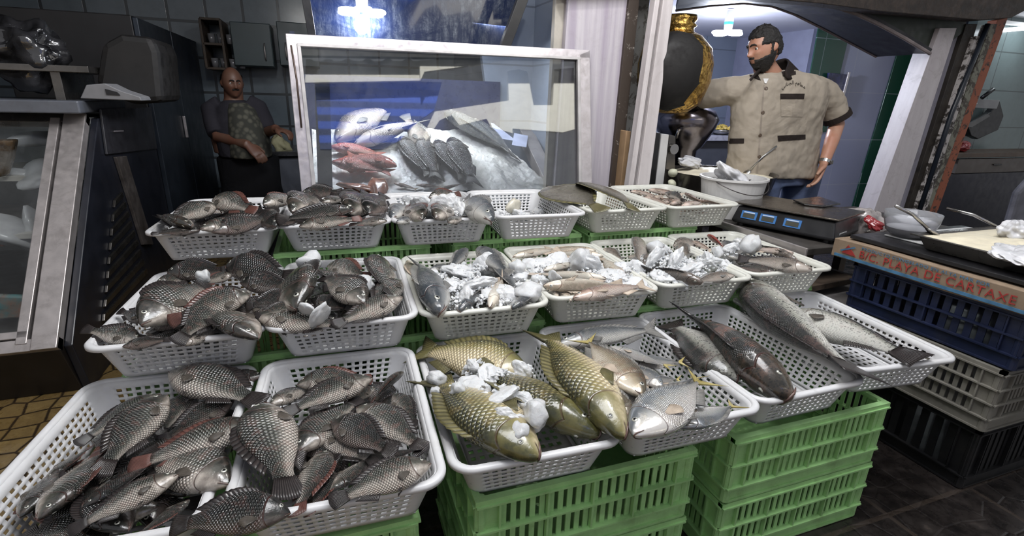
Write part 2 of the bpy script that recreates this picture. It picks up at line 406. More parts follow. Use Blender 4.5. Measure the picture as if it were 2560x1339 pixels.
# profile rows: t (0 nose .. .83 tail root), up, down, half thickness  (all over the fish length)
P_TIL = [(0, .006, .006, .006), (.012, .026, .022, .018), (.05, .060, .048, .036), (.10, .100, .075, .053), (.16, .137, .103, .068), (.23, .165, .128, .078), (.32, .182, .146, .082),
         (.42, .178, .146, .076), (.52, .154, .128, .062), (.62, .115, .098, .046), (.71, .078, .068, .030), (.78, .058, .052, .019), (.83, .058, .054, .011)]
P_CARP = [(0, .010, .012, .010), (.012, .030, .028, .024), (.06, .062, .050, .046), (.12, .092, .076, .064), (.19, .120, .100, .078), (.27, .145, .122, .086), (.36, .158, .136, .088),
          (.46, .150, .130, .080), (.56, .122, .108, .064), (.65, .090, .084, .046), (.73, .064, .062, .029), (.79, .052, .050, .018), (.83, .056, .054, .011)]
P_SLIM = [(0, .006, .006, .006), (.015, .020, .018, .016), (.06, .042, .036, .032), (.12, .062, .052, .046), (.20, .080, .068, .056), (.30, .092, .080, .062), (.42, .092, .082, .060),
          (.54, .080, .072, .050), (.65, .058, .052, .036), (.74, .038, .034, .022), (.80, .026, .024, .013), (.83, .026, .025, .009)]
P_BASS = [(0, .014, .016, .016), (.012, .034, .034, .030), (.05, .056, .050, .048), (.12, .086, .074, .066), (.20, .110, .098, .078), (.30, .124, .112, .082), (.42, .120, .110, .078),
          (.54, .100, .094, .064), (.65, .074, .070, .046), (.74, .052, .050, .028), (.80, .044, .042, .017), (.83, .046, .044, .011)]
P_JACK = [(0, .008, .010, .008), (.012, .030, .028, .020), (.05, .066, .058, .034), (.11, .106, .098, .047), (.19, .140, .134, .056), (.29, .160, .158, .060), (.40, .156, .158, .056),
          (.52, .126, .130, .044), (.63, .082, .086, .030), (.72, .042, .044, .018), (.78, .020, .021, .012), (.83, .016, .017, .009)]
P_FLAT = [(0, .012, .012, .010), (.02, .05, .05, .018), (.08, .13, .13, .026), (.18, .20, .20, .034), (.32, .245, .245, .040), (.46, .235, .235, .038), (.60, .18, .18, .030),
          (.70, .11, .11, .022), (.77, .055, .055, .015), (.83, .045, .045, .010)]
M['til'] = fish_mat('dark_scaled_skin', (.008, .009, .008), (.080, .082, .068), (.54, .48, .42), None, (36, 20), .9, rough=.24, blush=(.30, .13, .10), blushk=.24, mott=.6, head=(.050, .046, .038), coat=.75, split=(.28, .54, .80))
M['til2'] = fish_mat('black_scaled_skin', (.005, .006, .006), (.028, .028, .024), (.22, .17, .15), None, (36, 20), .8, rough=.22, coat=.6, split=(.28, .60, .95), blush=(.12, .045, .035), blushk=.35, mott=.4, head=(.028, .028, .026))
M['carp'] = fish_mat('golden_scaled_skin', (.025, .028, .014), (.235, .205, .085), (.62, .52, .34), None, (36, 19), .5, blush=(.30, .20, .04), blushk=.35, mott=.5, head=(.12, .115, .035))
M['jack'] = fish_mat('silver_skin', (.20, .22, .24), (.52, .52, .50), (.66, .63, .60), None, (60, 40), .10, rough=.2, blush=(.42, .33, .22), blushk=.3, metal=.45, mott=.5)
M['jackb'] = fish_mat('tan_silver_skin', (.10, .085, .06), (.34, .28, .19), (.62, .56, .46), None, (60, 40), .10, rough=.22, blush=(.20, .07, .03), blushk=.5, metal=.25, mott=.5)
M['trout'] = fish_mat('spotted_skin', (.010, .011, .010), (.36, .36, .31), (.64, .63, .58), None, (90, 50), .12, blush=(.30, .16, .14), blushk=.25, speck=(.012, .012, .012), speckn=70, mott=.14, split=(.20, .36, .55), head=(.10, .10, .08))
M['trout2'] = fish_mat('dark_spotted_skin', (.008, .009, .008), (.085, .075, .055), (.40, .37, .32), None, (90, 50), .2, blush=(.35, .14, .09), blushk=.5, speck=(.01, .01, .01), speckn=85, mott=.4, split=(.3, .6, .9), head=(.08, .06, .045))
M['bass'] = fish_mat('grey_skin', (.050, .058, .066), (.21, .22, .225), (.58, .56, .52), None, (60, 34), .25, blush=(.32, .28, .25), blushk=.3, mott=.4)
M['white'] = fish_mat('pale_skin', (.30, .25, .19), (.60, .53, .43), (.74, .69, .60), None, (64, 40), .12, blush=(.62, .40, .28), blushk=.35, mott=.4)
M['bream'] = fish_mat('bream_skin', (.10, .085, .072), (.27, .235, .20), (.50, .45, .40), None, (50, 30), .3, blush=(.36, .24, .18), blushk=.4, mott=.5)
M['mullet'] = fish_mat('pinkish_skin', (.16, .105, .08), (.42, .31, .25), (.62, .52, .46), None, (50, 30), .2, blush=(.35, .14, .10), blushk=.4, mott=.5)
M['red'] = fish_mat('red_skin', (.30, .045, .035), (.50, .14, .11), (.66, .36, .30), None, (46, 24), .35, blush=(.55, .08, .06), blushk=.6, mott=.5, head=(.45, .08, .06))
M['flat'] = fish_mat('olive_skin', (.085, .075, .052), (.125, .110, .080), (.17, .15, .12), None, (90, 60), .2, blush=(.06, .055, .045), blushk=.4, mott=.6)
M['finD'] = fin_mat('dark_fin', (.008, .007, .008), (.036, .028, .026)); M['finR'] = fin_mat('reddish_fin', (.05, .018, .015), (.16, .07, .055))
M['finY'] = fin_mat('yellow_fin', (.38, .30, .08), (.62, .52, .22)); M['finG'] = fin_mat('grey_fin', (.10, .10, .10), (.26, .25, .23))
M['finO'] = fin_mat('orange_brown_fin', (.14, .05, .015), (.40, .17, .05)); M['finP'] = fin_mat('pale_fin', (.42, .33, .25), (.62, .52, .42)); M['finK'] = fin_mat('red_fin', (.35, .06, .04), (.55, .16, .10))
M['finL'] = fin_mat('olive_fin', (.05, .045, .02), (.17, .15, .06))
M['finB'] = fin_mat('brown_grey_fin', (.045, .040, .034), (.13, .11, .09))
KINDS = dict(
    til=(P_TIL, 'til', 'finD', 'round', 1), tilr=(P_TIL, 'til', 'finR', 'round', 1), tilk=(P_TIL, 'til2', 'finD', 'round', 1),
    carp=(P_CARP, 'carp', 'finL', 'fork', 1), jack=(P_JACK, 'jack', 'finY', 'deep', .5), jackb=(P_JACK, 'jackb', 'finY', 'deep', .5), trout=(P_BASS, 'trout', 'finD', 'trunc', .7), troutk=(P_BASS, 'trout2', 'finD', 'trunc', .7),
    bass=(P_BASS, 'bass', 'finG', 'trunc', .9), white=(P_SLIM, 'white', 'finP', 'trunc', .7), bream=(P_TIL, 'bream', 'finG', 'fork', .8), breamk=(P_BASS, 'bream', 'finD', 'trunc', .9),
    mullet=(P_SLIM, 'mullet', 'finP', 'fork', .7), red=(P_TIL, 'red', 'finK', 'fork', .8), dark=(P_TIL, 'til2', 'finD', 'fork', .8), flat=(P_FLAT, 'flat', 'finL', 'round', 0), slimk=(P_SLIM, 'til2', 'finD', 'round', 1),
    grouper=(P_CARP, 'bream', 'finG', 'round', .9), slimg=(P_SLIM, 'bass', 'finG', 'fork', .7))
def cinterp(P, t):
    """Catmull-Rom through the profile rows"""
    i = 0
    while i < len(P) - 2 and t > P[i + 1][0]: i += 1
    a, b = P[i], P[i + 1]; o = P[max(i - 1, 0)]; e = P[min(i + 2, len(P) - 1)]
    f = max(0, min(1, (t - a[0]) / (b[0] - a[0]))); r = []
    for k in (1, 2, 3):
        m0 = (b[k] - o[k]) / max(1e-6, b[0] - o[0]) * (b[0] - a[0]); m1 = (e[k] - a[k]) / max(1e-6, e[0] - a[0]) * (b[0] - a[0])
        f2, f3 = f * f, f * f * f
        r.append(max(.004, (2 * f3 - 3 * f2 + 1) * a[k] + (f3 - 2 * f2 + f) * m0 + (-2 * f3 + 3 * f2) * b[k] + (f3 - f2) * m1))
    return r
def bender(th):
    if abs(th) < .02: return lambda x, y, z: Vector((x, y, z))
    R = 1 / th; ch = 2 * math.sin(abs(th) / 2) / abs(th)
    def f(x, y, z):
        a = x * th; rr = R - z
        # spine arc whose ends sit at x = +-.5 on z = 0 and whose middle rises for th > 0
        px = (R + z) * math.sin(a); pz = (R + z) * math.cos(a) - R * math.cos(th / 2)
        return Vector((px / ch, y, pz / ch * 1.0))
    return f
_fm = {}
def fish_meshes(kind, th):
    key = (kind, round(th, 2))
    if key in _fm: return _fm[key]
    P, sk, fn, tailt, dors = KINDS[kind]; B = bender(th); out = []
    def fin(name, base, tip, n, m, th0=.006, mname=None):
        """closed thin fin: base(s) and tip(s) give points (x,y,z) for s in 0..1"""
        bm = bmesh.new(); uvl = bm.loops.layers.uv.new('uv'); g = []; nm = {}
        for side in (1, -1):
            gs = []
            for i in range(n + 1):
                s = i / n; b0 = Vector(base(s)); t0 = Vector(tip(s)); row = []
                for j in range(m + 1):
                    f = j / m; p = b0.lerp(t0, f); w = th0 * (1 - f) ** .7 + .0010
                    v = bm.verts.new(B(p.x, p.y, p.z + side * w * .5)); nm[v] = (s, f); row.append(v)
                gs.append(row)
            g.append(gs)
        def face(vs):
            f = bm.faces.new(vs)
            for l in f.loops: l[uvl].uv = nm[l.vert]
            f.smooth = True
        for k, gs in enumerate(g):
            for i in range(n):
                for j in range(m): face((gs[i][j], gs[i + 1][j], gs[i + 1][j + 1], gs[i][j + 1]))
        A, C = g
        for i in range(n):
            face((A[i][m], A[i + 1][m], C[i + 1][m], C[i][m])); face((A[i][0], A[i + 1][0], C[i + 1][0], C[i][0]))
        for i in (0, n):
            for j in range(m): face((A[i][j], A[i][j + 1], C[i][j + 1], C[i][j]))
        bmesh.ops.recalc_face_normals(bm, faces=bm.faces)
        me = bpy.data.meshes.new(name); bm.to_mesh(me); bm.free(); me.materials.append(M[mname or fn]); out.append((name, me))
    # body
    bm = bmesh.new(); uvl = bm.loops.layers.uv.new('uv'); NS = 26; rings = []
    ts = [0, .006, .018, .035] + [.035 + (.83 - .035) * i / 22 for i in range(1, 23)]
    pw = .85 if kind != 'flat' else .8
    for t in ts:
        up, dn, w = cinterp(P, t); ring = []
        if t == 0: up, dn, w = .006, .006, .006
        for k in range(NS):
            a = 2 * PI * k / NS; ca, sa = math.cos(a), math.sin(a)
            y = (up if ca > 0 else dn) * ca
            z = w * (1 if sa > 0 else -1) * abs(sa) ** pw
            if kind == 'flat' and z < 0: z *= .5
            x = .5 - t
            if .15 < t < .205: z *= 1.05         # gill cover stands proud
            ring.append(bm.verts.new(B(x, y, z)))
        rings.append(ring)
    for i in range(len(ts) - 1):
        for k in range(NS):
            f = bm.faces.new((rings[i][k], rings[i][(k + 1) % NS], rings[i + 1][(k + 1) % NS], rings[i + 1][k])); f.smooth = True
            for l, (uu, vv) in zip(f.loops, ((ts[i], k), (ts[i], k + 1), (ts[i + 1], k + 1), (ts[i + 1], k))): l[uvl].uv = (uu, vv / NS)
    for r in (rings[0], rings[-1]):
        f = bm.faces.new(r)
        for l in f.loops: l[uvl].uv = (ts[0] if r is rings[0] else ts[-1], .1)
    bmesh.ops.recalc_face_normals(bm, faces=bm.faces)
    me = bpy.data.meshes.new('fish_body'); bm.to_mesh(me); bm.free(); me.materials.append(M[sk]); out.append(('body', me))
    # tail
    up, dn, w = cinterp(P, .83)
    def ttip(s):
        y = (1 - 2 * s)
        if tailt == 'round': return (-.5 + .030 * y * y, .092 * y, 0)
        if tailt == 'trunc': return (-.5 + .012 * (1 - y * y), .100 * y, 0)
        if tailt == 'fork': return (-.5 + .075 * (1 - abs(y)) ** 1.1, .125 * y, 0)
        return (-.5 + .12 * (1 - abs(y)) ** .8, .16 * y, 0)
    fin('tail_fin', lambda s: (-.322, (up if s < .5 else dn) * (1 - 2 * s) * .95, 0), ttip, 12, 4, .016)
    hs = .042 * dors; dfn = 'finG' if tailt == 'deep' else fn
    if kind == 'flat':
        fin('dorsal_fin', lambda s: (.42 - .70 * s, cinterp(P, .08 + .70 * s)[0] * .93, -.002), lambda s: (.42 - .72 * s, cinterp(P, .08 + .70 * s)[0] + .035 * math.sin(PI * s) ** .5 + .002, -.006), 20, 2, .008)
        fin('anal_fin', lambda s: (.38 - .66 * s, -cinterp(P, .12 + .66 * s)[1] * .93, -.002), lambda s: (.38 - .68 * s, -cinterp(P, .12 + .66 * s)[1] - .035 * math.sin(PI * s) ** .5 - .002, -.006), 20, 2, .008)
    else:
        if dors:
            fin('dorsal_fin', lambda s: (.24 - .46 * s, cinterp(P, .26 + .46 * s)[0] * .93, 0),
                lambda s: (.24 - .50 * s - .03, cinterp(P, .26 + .46 * s)[0] + hs * (.35 + .65 * math.sin(PI * min(1, .15 + s * .8))) * (1 + .12 * math.sin(s * 60)), .004), 22, 3, .010, dfn)
        fin('anal_fin', lambda s: (-.06 - .16 * s, -cinterp(P, .56 + .16 * s)[1] * .93, 0),
            lambda s: (-.10 - .19 * s, -cinterp(P, .56 + .16 * s)[1] - .045 * (1 - .5 * s), -.003), 8, 3, .009, dfn)
        up2, dn2, w2 = cinterp(P, .27)
        for zs in (1, -1):
            fin('pectoral_fin', lambda s: (.245, -dn2 * (.30 + .16 * s), zs * w2 * .90),
                lambda s: (.245 - .125 + .04 * (2 * s - 1) ** 2, -dn2 * (.18 + .62 * s) - .004, zs * (w2 * .98 + .004)), 8, 3, .005, 'finB' if fn in ('finD', 'finR') else 'finP' if tailt == 'deep' else fn)
            fin('pelvic_fin', lambda s: (.20 - .03 * s, -dn2 * .90, zs * w2 * .22),
                lambda s: (.09 - .03 * s + .02 * s, -dn2 - .012 - .03 * s, zs * (w2 * .40)), 5, 3, .006, dfn)
        bm = bmesh.new(); a0, b0, w0 = cinterp(P, .008)                        # mouth: lips and the corner line on both sides
        pts = []
        for t_, s_ in ((.052, 1), (.030, 1), (.012, 1), (.002, .5), (.000, 0), (.002, -.5), (.012, -1), (.030, -1), (.052, -1)):
            u_, d_, w_ = cinterp(P, max(t_, .004)); pts.append(B(.502 - t_, -d_ * .28 - t_ * .35, s_ * w_ * .97))
        r_ = .0042 if kind not in ('carp', 'grouper', 'bass', 'trout', 'troutk') else .0055
        tube(bm, pts, [r_ * .4, r_ * .8, r_, r_, r_, r_, r_, r_ * .8, r_ * .4], 6)
        for f in bm.faces: f.smooth = True
        bmesh.ops.recalc_face_normals(bm, faces=bm.faces); me = bpy.data.meshes.new('fish_mouth'); bm.to_mesh(me); bm.free(); me.materials.append(M['lip']); out.append(('mouth', me))
        for zs in (1, -1):                          # eyes
            te = .085; upe, dne, we = cinterp(P, te); r = .0185 if kind not in ('trout', 'troutk', 'carp', 'grouper') else .013
            bm = bmesh.new(); lathe(bm, [(0, 0.006), (r * .25, .0058), (r * .52, .0050), (r * .56, .0048), (r * .85, .0028), (r, 0), (r * .9, -.004), (0, -.006)], seg=18)
            for f in bm.faces: f.smooth = True; f.material_index = 1 if f.calc_center_median().to_2d().length < r * .5 and f.calc_center_median().z > 0 else 0
            a = math.radians(58); y0 = upe * math.cos(a); z0 = we * math.sin(a) ** pw
            n = Vector((.25, .30, 1)).normalized()
            R = Vector((0, 0, 1)).rotation_difference(n).to_matrix()
            for v in bm.verts:
                p = R @ v.co + Vector((.5 - te, y0, z0 * .97)); v.co = B(p.x, p.y, zs * p.z)
            bmesh.ops.recalc_face_normals(bm, faces=bm.faces)
            me = bpy.data.meshes.new('fish_eye'); bm.to_mesh(me); bm.free(); me.materials.append(IRIS); me.materials.append(PUPIL); out.append(('eye', me))
    _fm[key] = out; return out
NAMES = dict(til='tilapia', tilr='tilapia', tilk='tilapia', carp='carp', jack='silver_fish', jackb='silver_fish', trout='spotted_trout', troutk='spotted_trout', bass='grey_bass', white='whiting',
             bream='bream', breamk='bream', mullet='mullet', red='red_snapper', dark='dark_bream', flat='flounder', slimk='dark_catfish', grouper='grouper', slimg='mackerel')
def put_fish(kind, A, Bp, side, roll, bend, label, group=None, fat=1.0, lift=0):
    """A nose, Bp tail tip (world); side L/R: which hand the back lies to; roll tips the back up"""
    A, Bp = Vector(A), Vector(Bp); h = (A - Bp); L = h.length; h.normalize()
    lat = Vector((-h.y, h.x, 0)).normalized() * (1 if side == 'L' else -1); up = h.cross(lat) * (1 if side == 'L' else -1)
    r = math.radians(roll); Y = lat * math.cos(r) + up * math.sin(r); Z = h.cross(Y)
    bend *= (1 if side == 'L' else -1)
    o = empty(NAMES[kind]); o.rotation_mode = 'QUATERNION'
    o.matrix_world = Matrix.Translation((A + Bp) / 2 + Vector((0, 0, lift))) @ Matrix((h, Y, Z)).transposed().to_4x4() @ Matrix.Diagonal((L, L * fat, L * (1 + (fat - 1) * .5), 1))
    for nm, me in fish_meshes(kind, bend): link(nm, me, o)
    tag(o, label, 'fish', group); return o
GR = dict(F1='tilapia in the front left basket', F2='tilapia in the second front basket', F3='carp in the front row', F4='silver fish with yellow tails', F5='big spotted trout', F6='big spotted trout',
          M1='tilapia in the left middle basket', M2='tilapia in the second middle basket', M3='grey bass in ice', M4='pale whiting in ice', M5='bream in ice', M6='mixed fish of the right middle basket',
          B1='dark fish in the left back basket', B2='dark fish in the heaped back basket', B3='small dark fish with ice', B5='flounders', B6='pinkish mullet')
def fb(bk, kind, hx, hy, tx, ty, zh, zt, side, roll, bend, label, fat=1.0):
    if kind in ('til', 'tilr', 'tilk') and fat == 1.0 and bk in ('F1', 'F2', 'M1', 'M2'): fat = 1.12
    Z = BPOS[bk][2] + H
    return put_fish(kind, onz(hx, hy, Z + zh / 100), onz(tx, ty, Z + zt / 100), side, roll, bend, label, GR[bk], fat)
def fill(bk, kind, n, z, L, label, seed, x=(-.8, .8), y=(-.8, .8), ang=None, sc=1.0):
    rnd = random.Random(seed); o = BK[bk]; bx, by, bz, rz = BPOS[bk]
    for i in range(n):
        u = (x[0] + (x[1] - x[0]) * ((i * .618 + rnd.random() * .3) % 1)) * .10; v = (y[0] + (y[1] - y[0]) * (i + .5) / n) * .19
        a = rnd.uniform(0, 2 * PI) if ang is None else ang + rnd.uniform(-.4, .4)
        l = L * rnd.uniform(.9, 1.1); u = max(-.15 + abs(math.cos(a)) * l / 2, min(.15 - abs(math.cos(a)) * l / 2, u)) if abs(math.cos(a)) * l < .3 else 0
        v = max(-.24 + abs(math.sin(a)) * l / 2, min(.24 - abs(math.sin(a)) * l / 2, v))
        c = Vector((bx + u * math.cos(rz) - v * math.sin(rz), by + u * math.sin(rz) + v * math.cos(rz), bz + H + (z + rnd.uniform(-.6, .6)) / 100))
        d = Vector((math.cos(a), math.sin(a), rnd.uniform(-.06, .06))) * l / 2
        w_ = ('front', 'middle', 'back')[min(2, int((v / .19 + 1) * 1.5))] + ' ' + ('left', 'centre', 'right')[min(2, int((u / .10 + 1) * 1.5)) if abs(u) < .1 else (0 if u < 0 else 2)]
        put_fish(kind if isinstance(kind, str) else kind[i % len(kind)], c + d, c - d, rnd.choice('LR'), rnd.uniform(-10, 35), 0, label + ', towards its ' + w_, GR[bk])
# ------------------------------------------------------------------ the fish, basket by basket (nose px, tail px, heights over the rim in cm)
fill('F1', ('til', 'tilk'), 12, -7.6, .215, 'tilapia lying deep in the front left basket', 3)
for a in (
    ('til', 424, 930, 660, 1008, 2.6, 1.4, 'R', 8, .12, 'tilapia with a red gill opening, lying across the back of the front left basket'),
    ('tilk', 656, 938, 520, 962, .8, -1, 'L', 20, 0, 'tilapia poking its head over the rim between the two front tilapia baskets'),
    ('til', 495, 972, 392, 1092, -1.2, -4, 'L', 10, .1, 'bright scaled tilapia half under the red gilled one in the front left basket'),
    ('til', 417, 988, 240, 1192, 3.0, .2, 'L', 12, .15, 'broad tilapia with a pink cut nose pointing to the back of the front left basket'),
    ('til', 402, 985, 188, 1112, -1.0, -3.2, 'L', 5, .1, 'tilapia with a dark reddish tail against the left wall of the front basket'),
    ('tilk', 585, 1000, 392, 1108, -.4, -3, 'L', 30, 0, 'dark backed tilapia just behind the large pink bellied one'),
    ('tilr', 645, 1060, 318, 1170, 3.4, .6, 'L', 12, .12, 'large pink bellied tilapia with its mouth on the rim of the next basket'),
    ('til', 572, 1210, 352, 1132, 1.2, -1.4, 'L', 14, .15, 'broad tilapia with pale eye, nose to the lower right'),
    ('tilk', 498, 1152, 612, 1102, -3.5, -2.8, 'R', 10, 0, 'dark tilapia flank squeezed against the right wall of the front left basket'),
    ('tilk', 206, 1268, 392, 1150, .2, .4, 'L', 20, .1, 'nearly black tilapia with a white eye, nose towards the lower left'),
    ('tilr', 96, 1296, 262, 1118, -.2, -1.2, 'L', 16, .1, 'tilapia with a pink snout resting at the lower left of the front left basket'),
    ('til', 50, 1292, 160, 1150, -2.4, -2.8, 'L', 22, 0, 'small tilapia nearest to the left wall of the front left basket'),
    ('tilr', 112, 1200, 232, 1112, -2.5, -2.5, 'L', 25, 0, 'pinkish tilapia lying by the holes of the left basket wall'),
    ('tilr', 170, 1206, 272, 1112, -1.6, -2, 'L', 20, 0, 'pink flanked tilapia wedged below the broad pink nosed one'),
    ('til', 446, 1186, 168, 1330, 3.0, .8, 'L', 5, .1, 'striped tilapia with a pale belly in the foreground of the front left basket'),
    ('tilr', 475, 1250, 330, 1345, .2, -1, 'R', 20, 0, 'tilapia with pale pink belly low in the foreground beside the striped one'),
    ('tilk', 320, 1325, 210, 1200, -1.6, -2, 'R', 20, 0, 'dark tilapia under the striped one in the foreground'),
    ('til', 560, 1010, 440, 1080, -2.2, -3.5, 'L', 15, 0, 'brownish tilapia between the two big ones at the right of the front left basket'),
    ('tilk', 560, 1345, 420, 1420, -.5, -3, 'L', 15, 0, 'dark tilapia below the arched one, at the bottom edge of the picture'),
    ('til', 200, 1400, 60, 1330, -3, -5, 'L', 15, 0, 'tilapia at the very bottom left corner of the picture'),
    ('tilk', 726, 1282, 425, 1318, 2.6, 2.2, 'L', 30, .75, 'dark arched tilapia draped over the rims between the two front tilapia baskets')):
    fb('F1', *a)
fill('F1', ('tilk', 'til', 'tilr'), 8, -4.2, .20, 'tilapia in the second layer of the front left basket', 4, x=(-1.2, .5), y=(-1.1, .1))
fill('F2', ('til', 'tilk'), 12, -7.6, .205, 'tilapia lying deep in the second front basket', 5)
for a in (
    ('tilr', 742, 962, 932, 948, -.5, -1.2, 'R', 20, .5, 'reddish arched tilapia along the back wall of the second front basket'),
    ('til', 674, 1012, 792, 962, -1, -2.5, 'R', 10, .1, 'pale tilapia with a red gill wound at the back left of the second front basket'),
    ('til', 930, 944, 704, 1036, 3.0, 2.2, 'L', 8, .1, 'long grey tilapia lying diagonally on top of the second front basket'),
    ('tilr', 1010, 930, 925, 1012, 2.2, -.4, 'R', 48, .5, 'plump reddish brown tilapia standing in the back right corner of the second basket'),
    ('til', 655, 1010, 726, 1248, 2.4, .8, 'L', 14, .15, 'big tilapia with its back to us lengthwise at the left of the second basket'),
    ('til', 744, 1130, 898, 992, .8, .6, 'R', 10, .05, 'tilapia with a pale belly pointing its nose to the lower left, mid basket'),
    ('til', 893, 1018, 1066, 1128, .8, -.8, 'R', 12, .15, 'broad silvery tilapia at the right wall of the second front basket'),
    ('til', 980, 985, 1044, 1068, -2.0, -3.5, 'R', 30, 0, 'tilapia tucked behind the broad silvery one by the right wall'),
    ('tilk', 830, 1052, 990, 1136, 2.6, 2.2, 'R', 30, .25, 'dark tilapia with spread reddish tail across the middle of the second front basket'),
    ('til', 800, 1082, 950, 1156, -.6, .4, 'R', 5, 0, 'yellowish tilapia flank just below the dark one with the spread tail'),
    ('tilk', 730, 1075, 842, 1156, -1.8, -.6, 'R', 30, 0, 'tilapia showing only its black wet tail in mid basket'),
    ('til', 826, 1226, 930, 1135, -.4, -1, 'L', 15, 0, 'small tilapia with a round white eye looking up from the second front basket'),
    ('til', 1078, 1158, 822, 1256, 2.0, 1.6, 'L', 12, .1, 'tilapia with clear scales along the front rim of the second front basket'),
    ('tilk', 930, 1152, 1056, 1118, -1.2, -.4, 'L', 20, 0, 'dark tilapia lying behind the clear scaled one by the front right corner'),
    ('tilr', 812, 1128, 738, 1290, -.8, .2, 'R', 20, .1, 'pink bellied tilapia pointing away from us near the front of the second basket'),
    ('tilr', 834, 1180, 772, 1290, -2, -.8, 'R', 30, 0, 'narrow red sided tilapia beside the pink bellied one'),
    ('til', 700, 1200, 800, 1250, -3, -3, 'R', 20, 0, 'tilapia low by the front left corner of the second front basket'),
    ('til', 742, 1120, 752, 1230, -2.6, -3.4, 'L', 15, 0, 'tilapia flank visible right of the big lengthwise one'),
    ('til', 940, 968, 862, 1010, -2.2, -3, 'L', 20, 0, 'small tilapia head showing under the long diagonal one'),
    ('tilk', 986, 1022, 900, 950, -3.2, -3.2, 'L', 20, 0, 'dark tilapia under the plump one in the back right corner')):
    fb('F2', *a)
fill('M1', ('til', 'tilk'), 13, -6.0, .20, 'tilapia buried in the heap of the left middle basket', 8)
fill('M1', ('tilk', 'til'), 6, -2.2, .20, 'tilapia in the upper heap of the left middle basket', 9)
for a in (
    ('tilk', 418, 680, 578, 674, 3.2, 2.8, 'R', 65, .1, 'long black backed tilapia topmost at the back left of the middle row'),
    ('til', 390, 706, 500, 690, 1.2, .6, 'R', 45, 0, 'tilapia with open mouth under the black backed one at the back rim'),
    ('tilr', 586, 684, 490, 712, 2.4, 1.2, 'L', 30, 0, 'pinkish tilapia head at the back of the left middle basket'),
    ('tilk', 352, 738, 470, 705, .2, .4, 'R', 40, 0, 'dark tilapia at the left wall of the left middle basket'),
    ('til', 352, 812, 520, 708, 4.2, 3.2, 'R', 35, .35, 'big tilapia with a red cut behind its broad head, left middle basket'),
    ('tilr', 626, 736, 420, 806, 6.0, 3.4, 'L', 52, .6, 'arched tilapia with a pink flank on top of the left middle basket'),
    ('til', 578, 740, 436, 858, 5.4, 1.4, 'L', 30, .2, 'scaled tilapia slanting to the front left below the arched one'),
    ('til', 645, 846, 515, 762, .8, 1.6, 'R', 20, .2, 'tilapia with clear scales at the front right of the left middle basket'),
    ('til', 352, 850, 205, 820, -.2, 2.0, 'L', 30, -.2, 'tilapia with its tail sticking out over the left rim'),
    ('tilk', 306, 866, 430, 846, .2, .8, 'R', 20, 0, 'small dark tilapia along the front rim of the left middle basket'),
    ('til', 450, 862, 560, 818, .2, .0, 'R', 15, 0, 'pale flanked tilapia at the front rim of the left middle basket'),
    ('tilk', 690, 772, 560, 764, 2.8, 3.0, 'L', 40, 0, 'black tilapia between the two heaped middle baskets'),
    ('til', 672, 796, 596, 838, 1.0, -.6, 'L', 30, 0, 'tilapia pressed in the front right corner of the left middle basket'),
    ('tilk', 372, 800, 296, 776, 1.0, 2.0, 'L', 30, 0, 'tilapia tail fin raised at the left wall', 1.30)):
    fb('M1', *a)
fill('M2', ('til', 'tilk'), 13, -6.0, .20, 'tilapia buried in the heap of the second middle basket', 18)
fill('M2', ('tilk', 'til'), 6, -2.4, .20, 'tilapia in the upper heap of the second middle basket', 19)
for a in (
    ('tilk', 566, 664, 740, 694, 3.6, 3.0, 'R', 60, .2, 'long black tilapia reaching over from the left middle basket'),
    ('tilk', 740, 738, 612, 768, 4.4, 3.0, 'L', 60, .6, 'dark arched tilapia in the second middle basket'),
    ('til', 740, 768, 636, 790, 3.2, 2.2, 'L', 50, .4, 'dark scaled arched tilapia below another arched one'),
    ('til', 740, 772, 756, 660, 4.2, 4.6, 'L', 40, .3, 'grey tilapia hanging head down in mid heap of the second middle basket'),
    ('til', 912, 758, 806, 690, 3.6, 4.4, 'L', 20, .25, 'tilapia with an open reddish gill slanting to the lower right'),
    ('tilk', 775, 748, 880, 770, 2.0, 1.0, 'R', 30, 0, 'shiny black fish lying in the hollow of the second middle basket'),
    ('til', 1006, 742, 830, 812, 3.6, 1.0, 'L', 16, -.1, 'plump scaled tilapia at the front right rim of the second middle basket'),
    ('til', 638, 786, 868, 806, 2.0, 1.2, 'R', 16, -.4, 'tilapia with a dark nose lying along the front rim of the second middle basket'),
    ('til', 950, 642, 980, 742, 4.6, 1.6, 'L', 40, -.2, 'tilapia standing upright at the back right of the heap with red gill'),
    ('tilr', 820, 664, 925, 694, 2.6, 2.2, 'R', 45, .2, 'brownish tilapia at the back rim of the second middle basket'),
    ('tilk', 600, 706, 740, 716, 3.2, 3.0, 'R', 55, .1, 'black backed tilapia behind the arched ones'),
    ('til', 880, 716, 770, 668, 2.0, 2.6, 'R', 30, .1, 'tilapia behind the ice lump of the second middle basket'),
    ('til', 1000, 700, 930, 770, 1.0, .6, 'L', 20, 0, 'tilapia in the right corner under the upright one')):
    fb('M2', *a)
fill('B1', ('til', 'tilk'), 12, -5, .20, 'dark fish lying low in the left back basket', 28)
fill('B1', ('tilk', 'til'), 5, -1.6, .19, 'dark fish in the upper layer of the left back basket', 29)
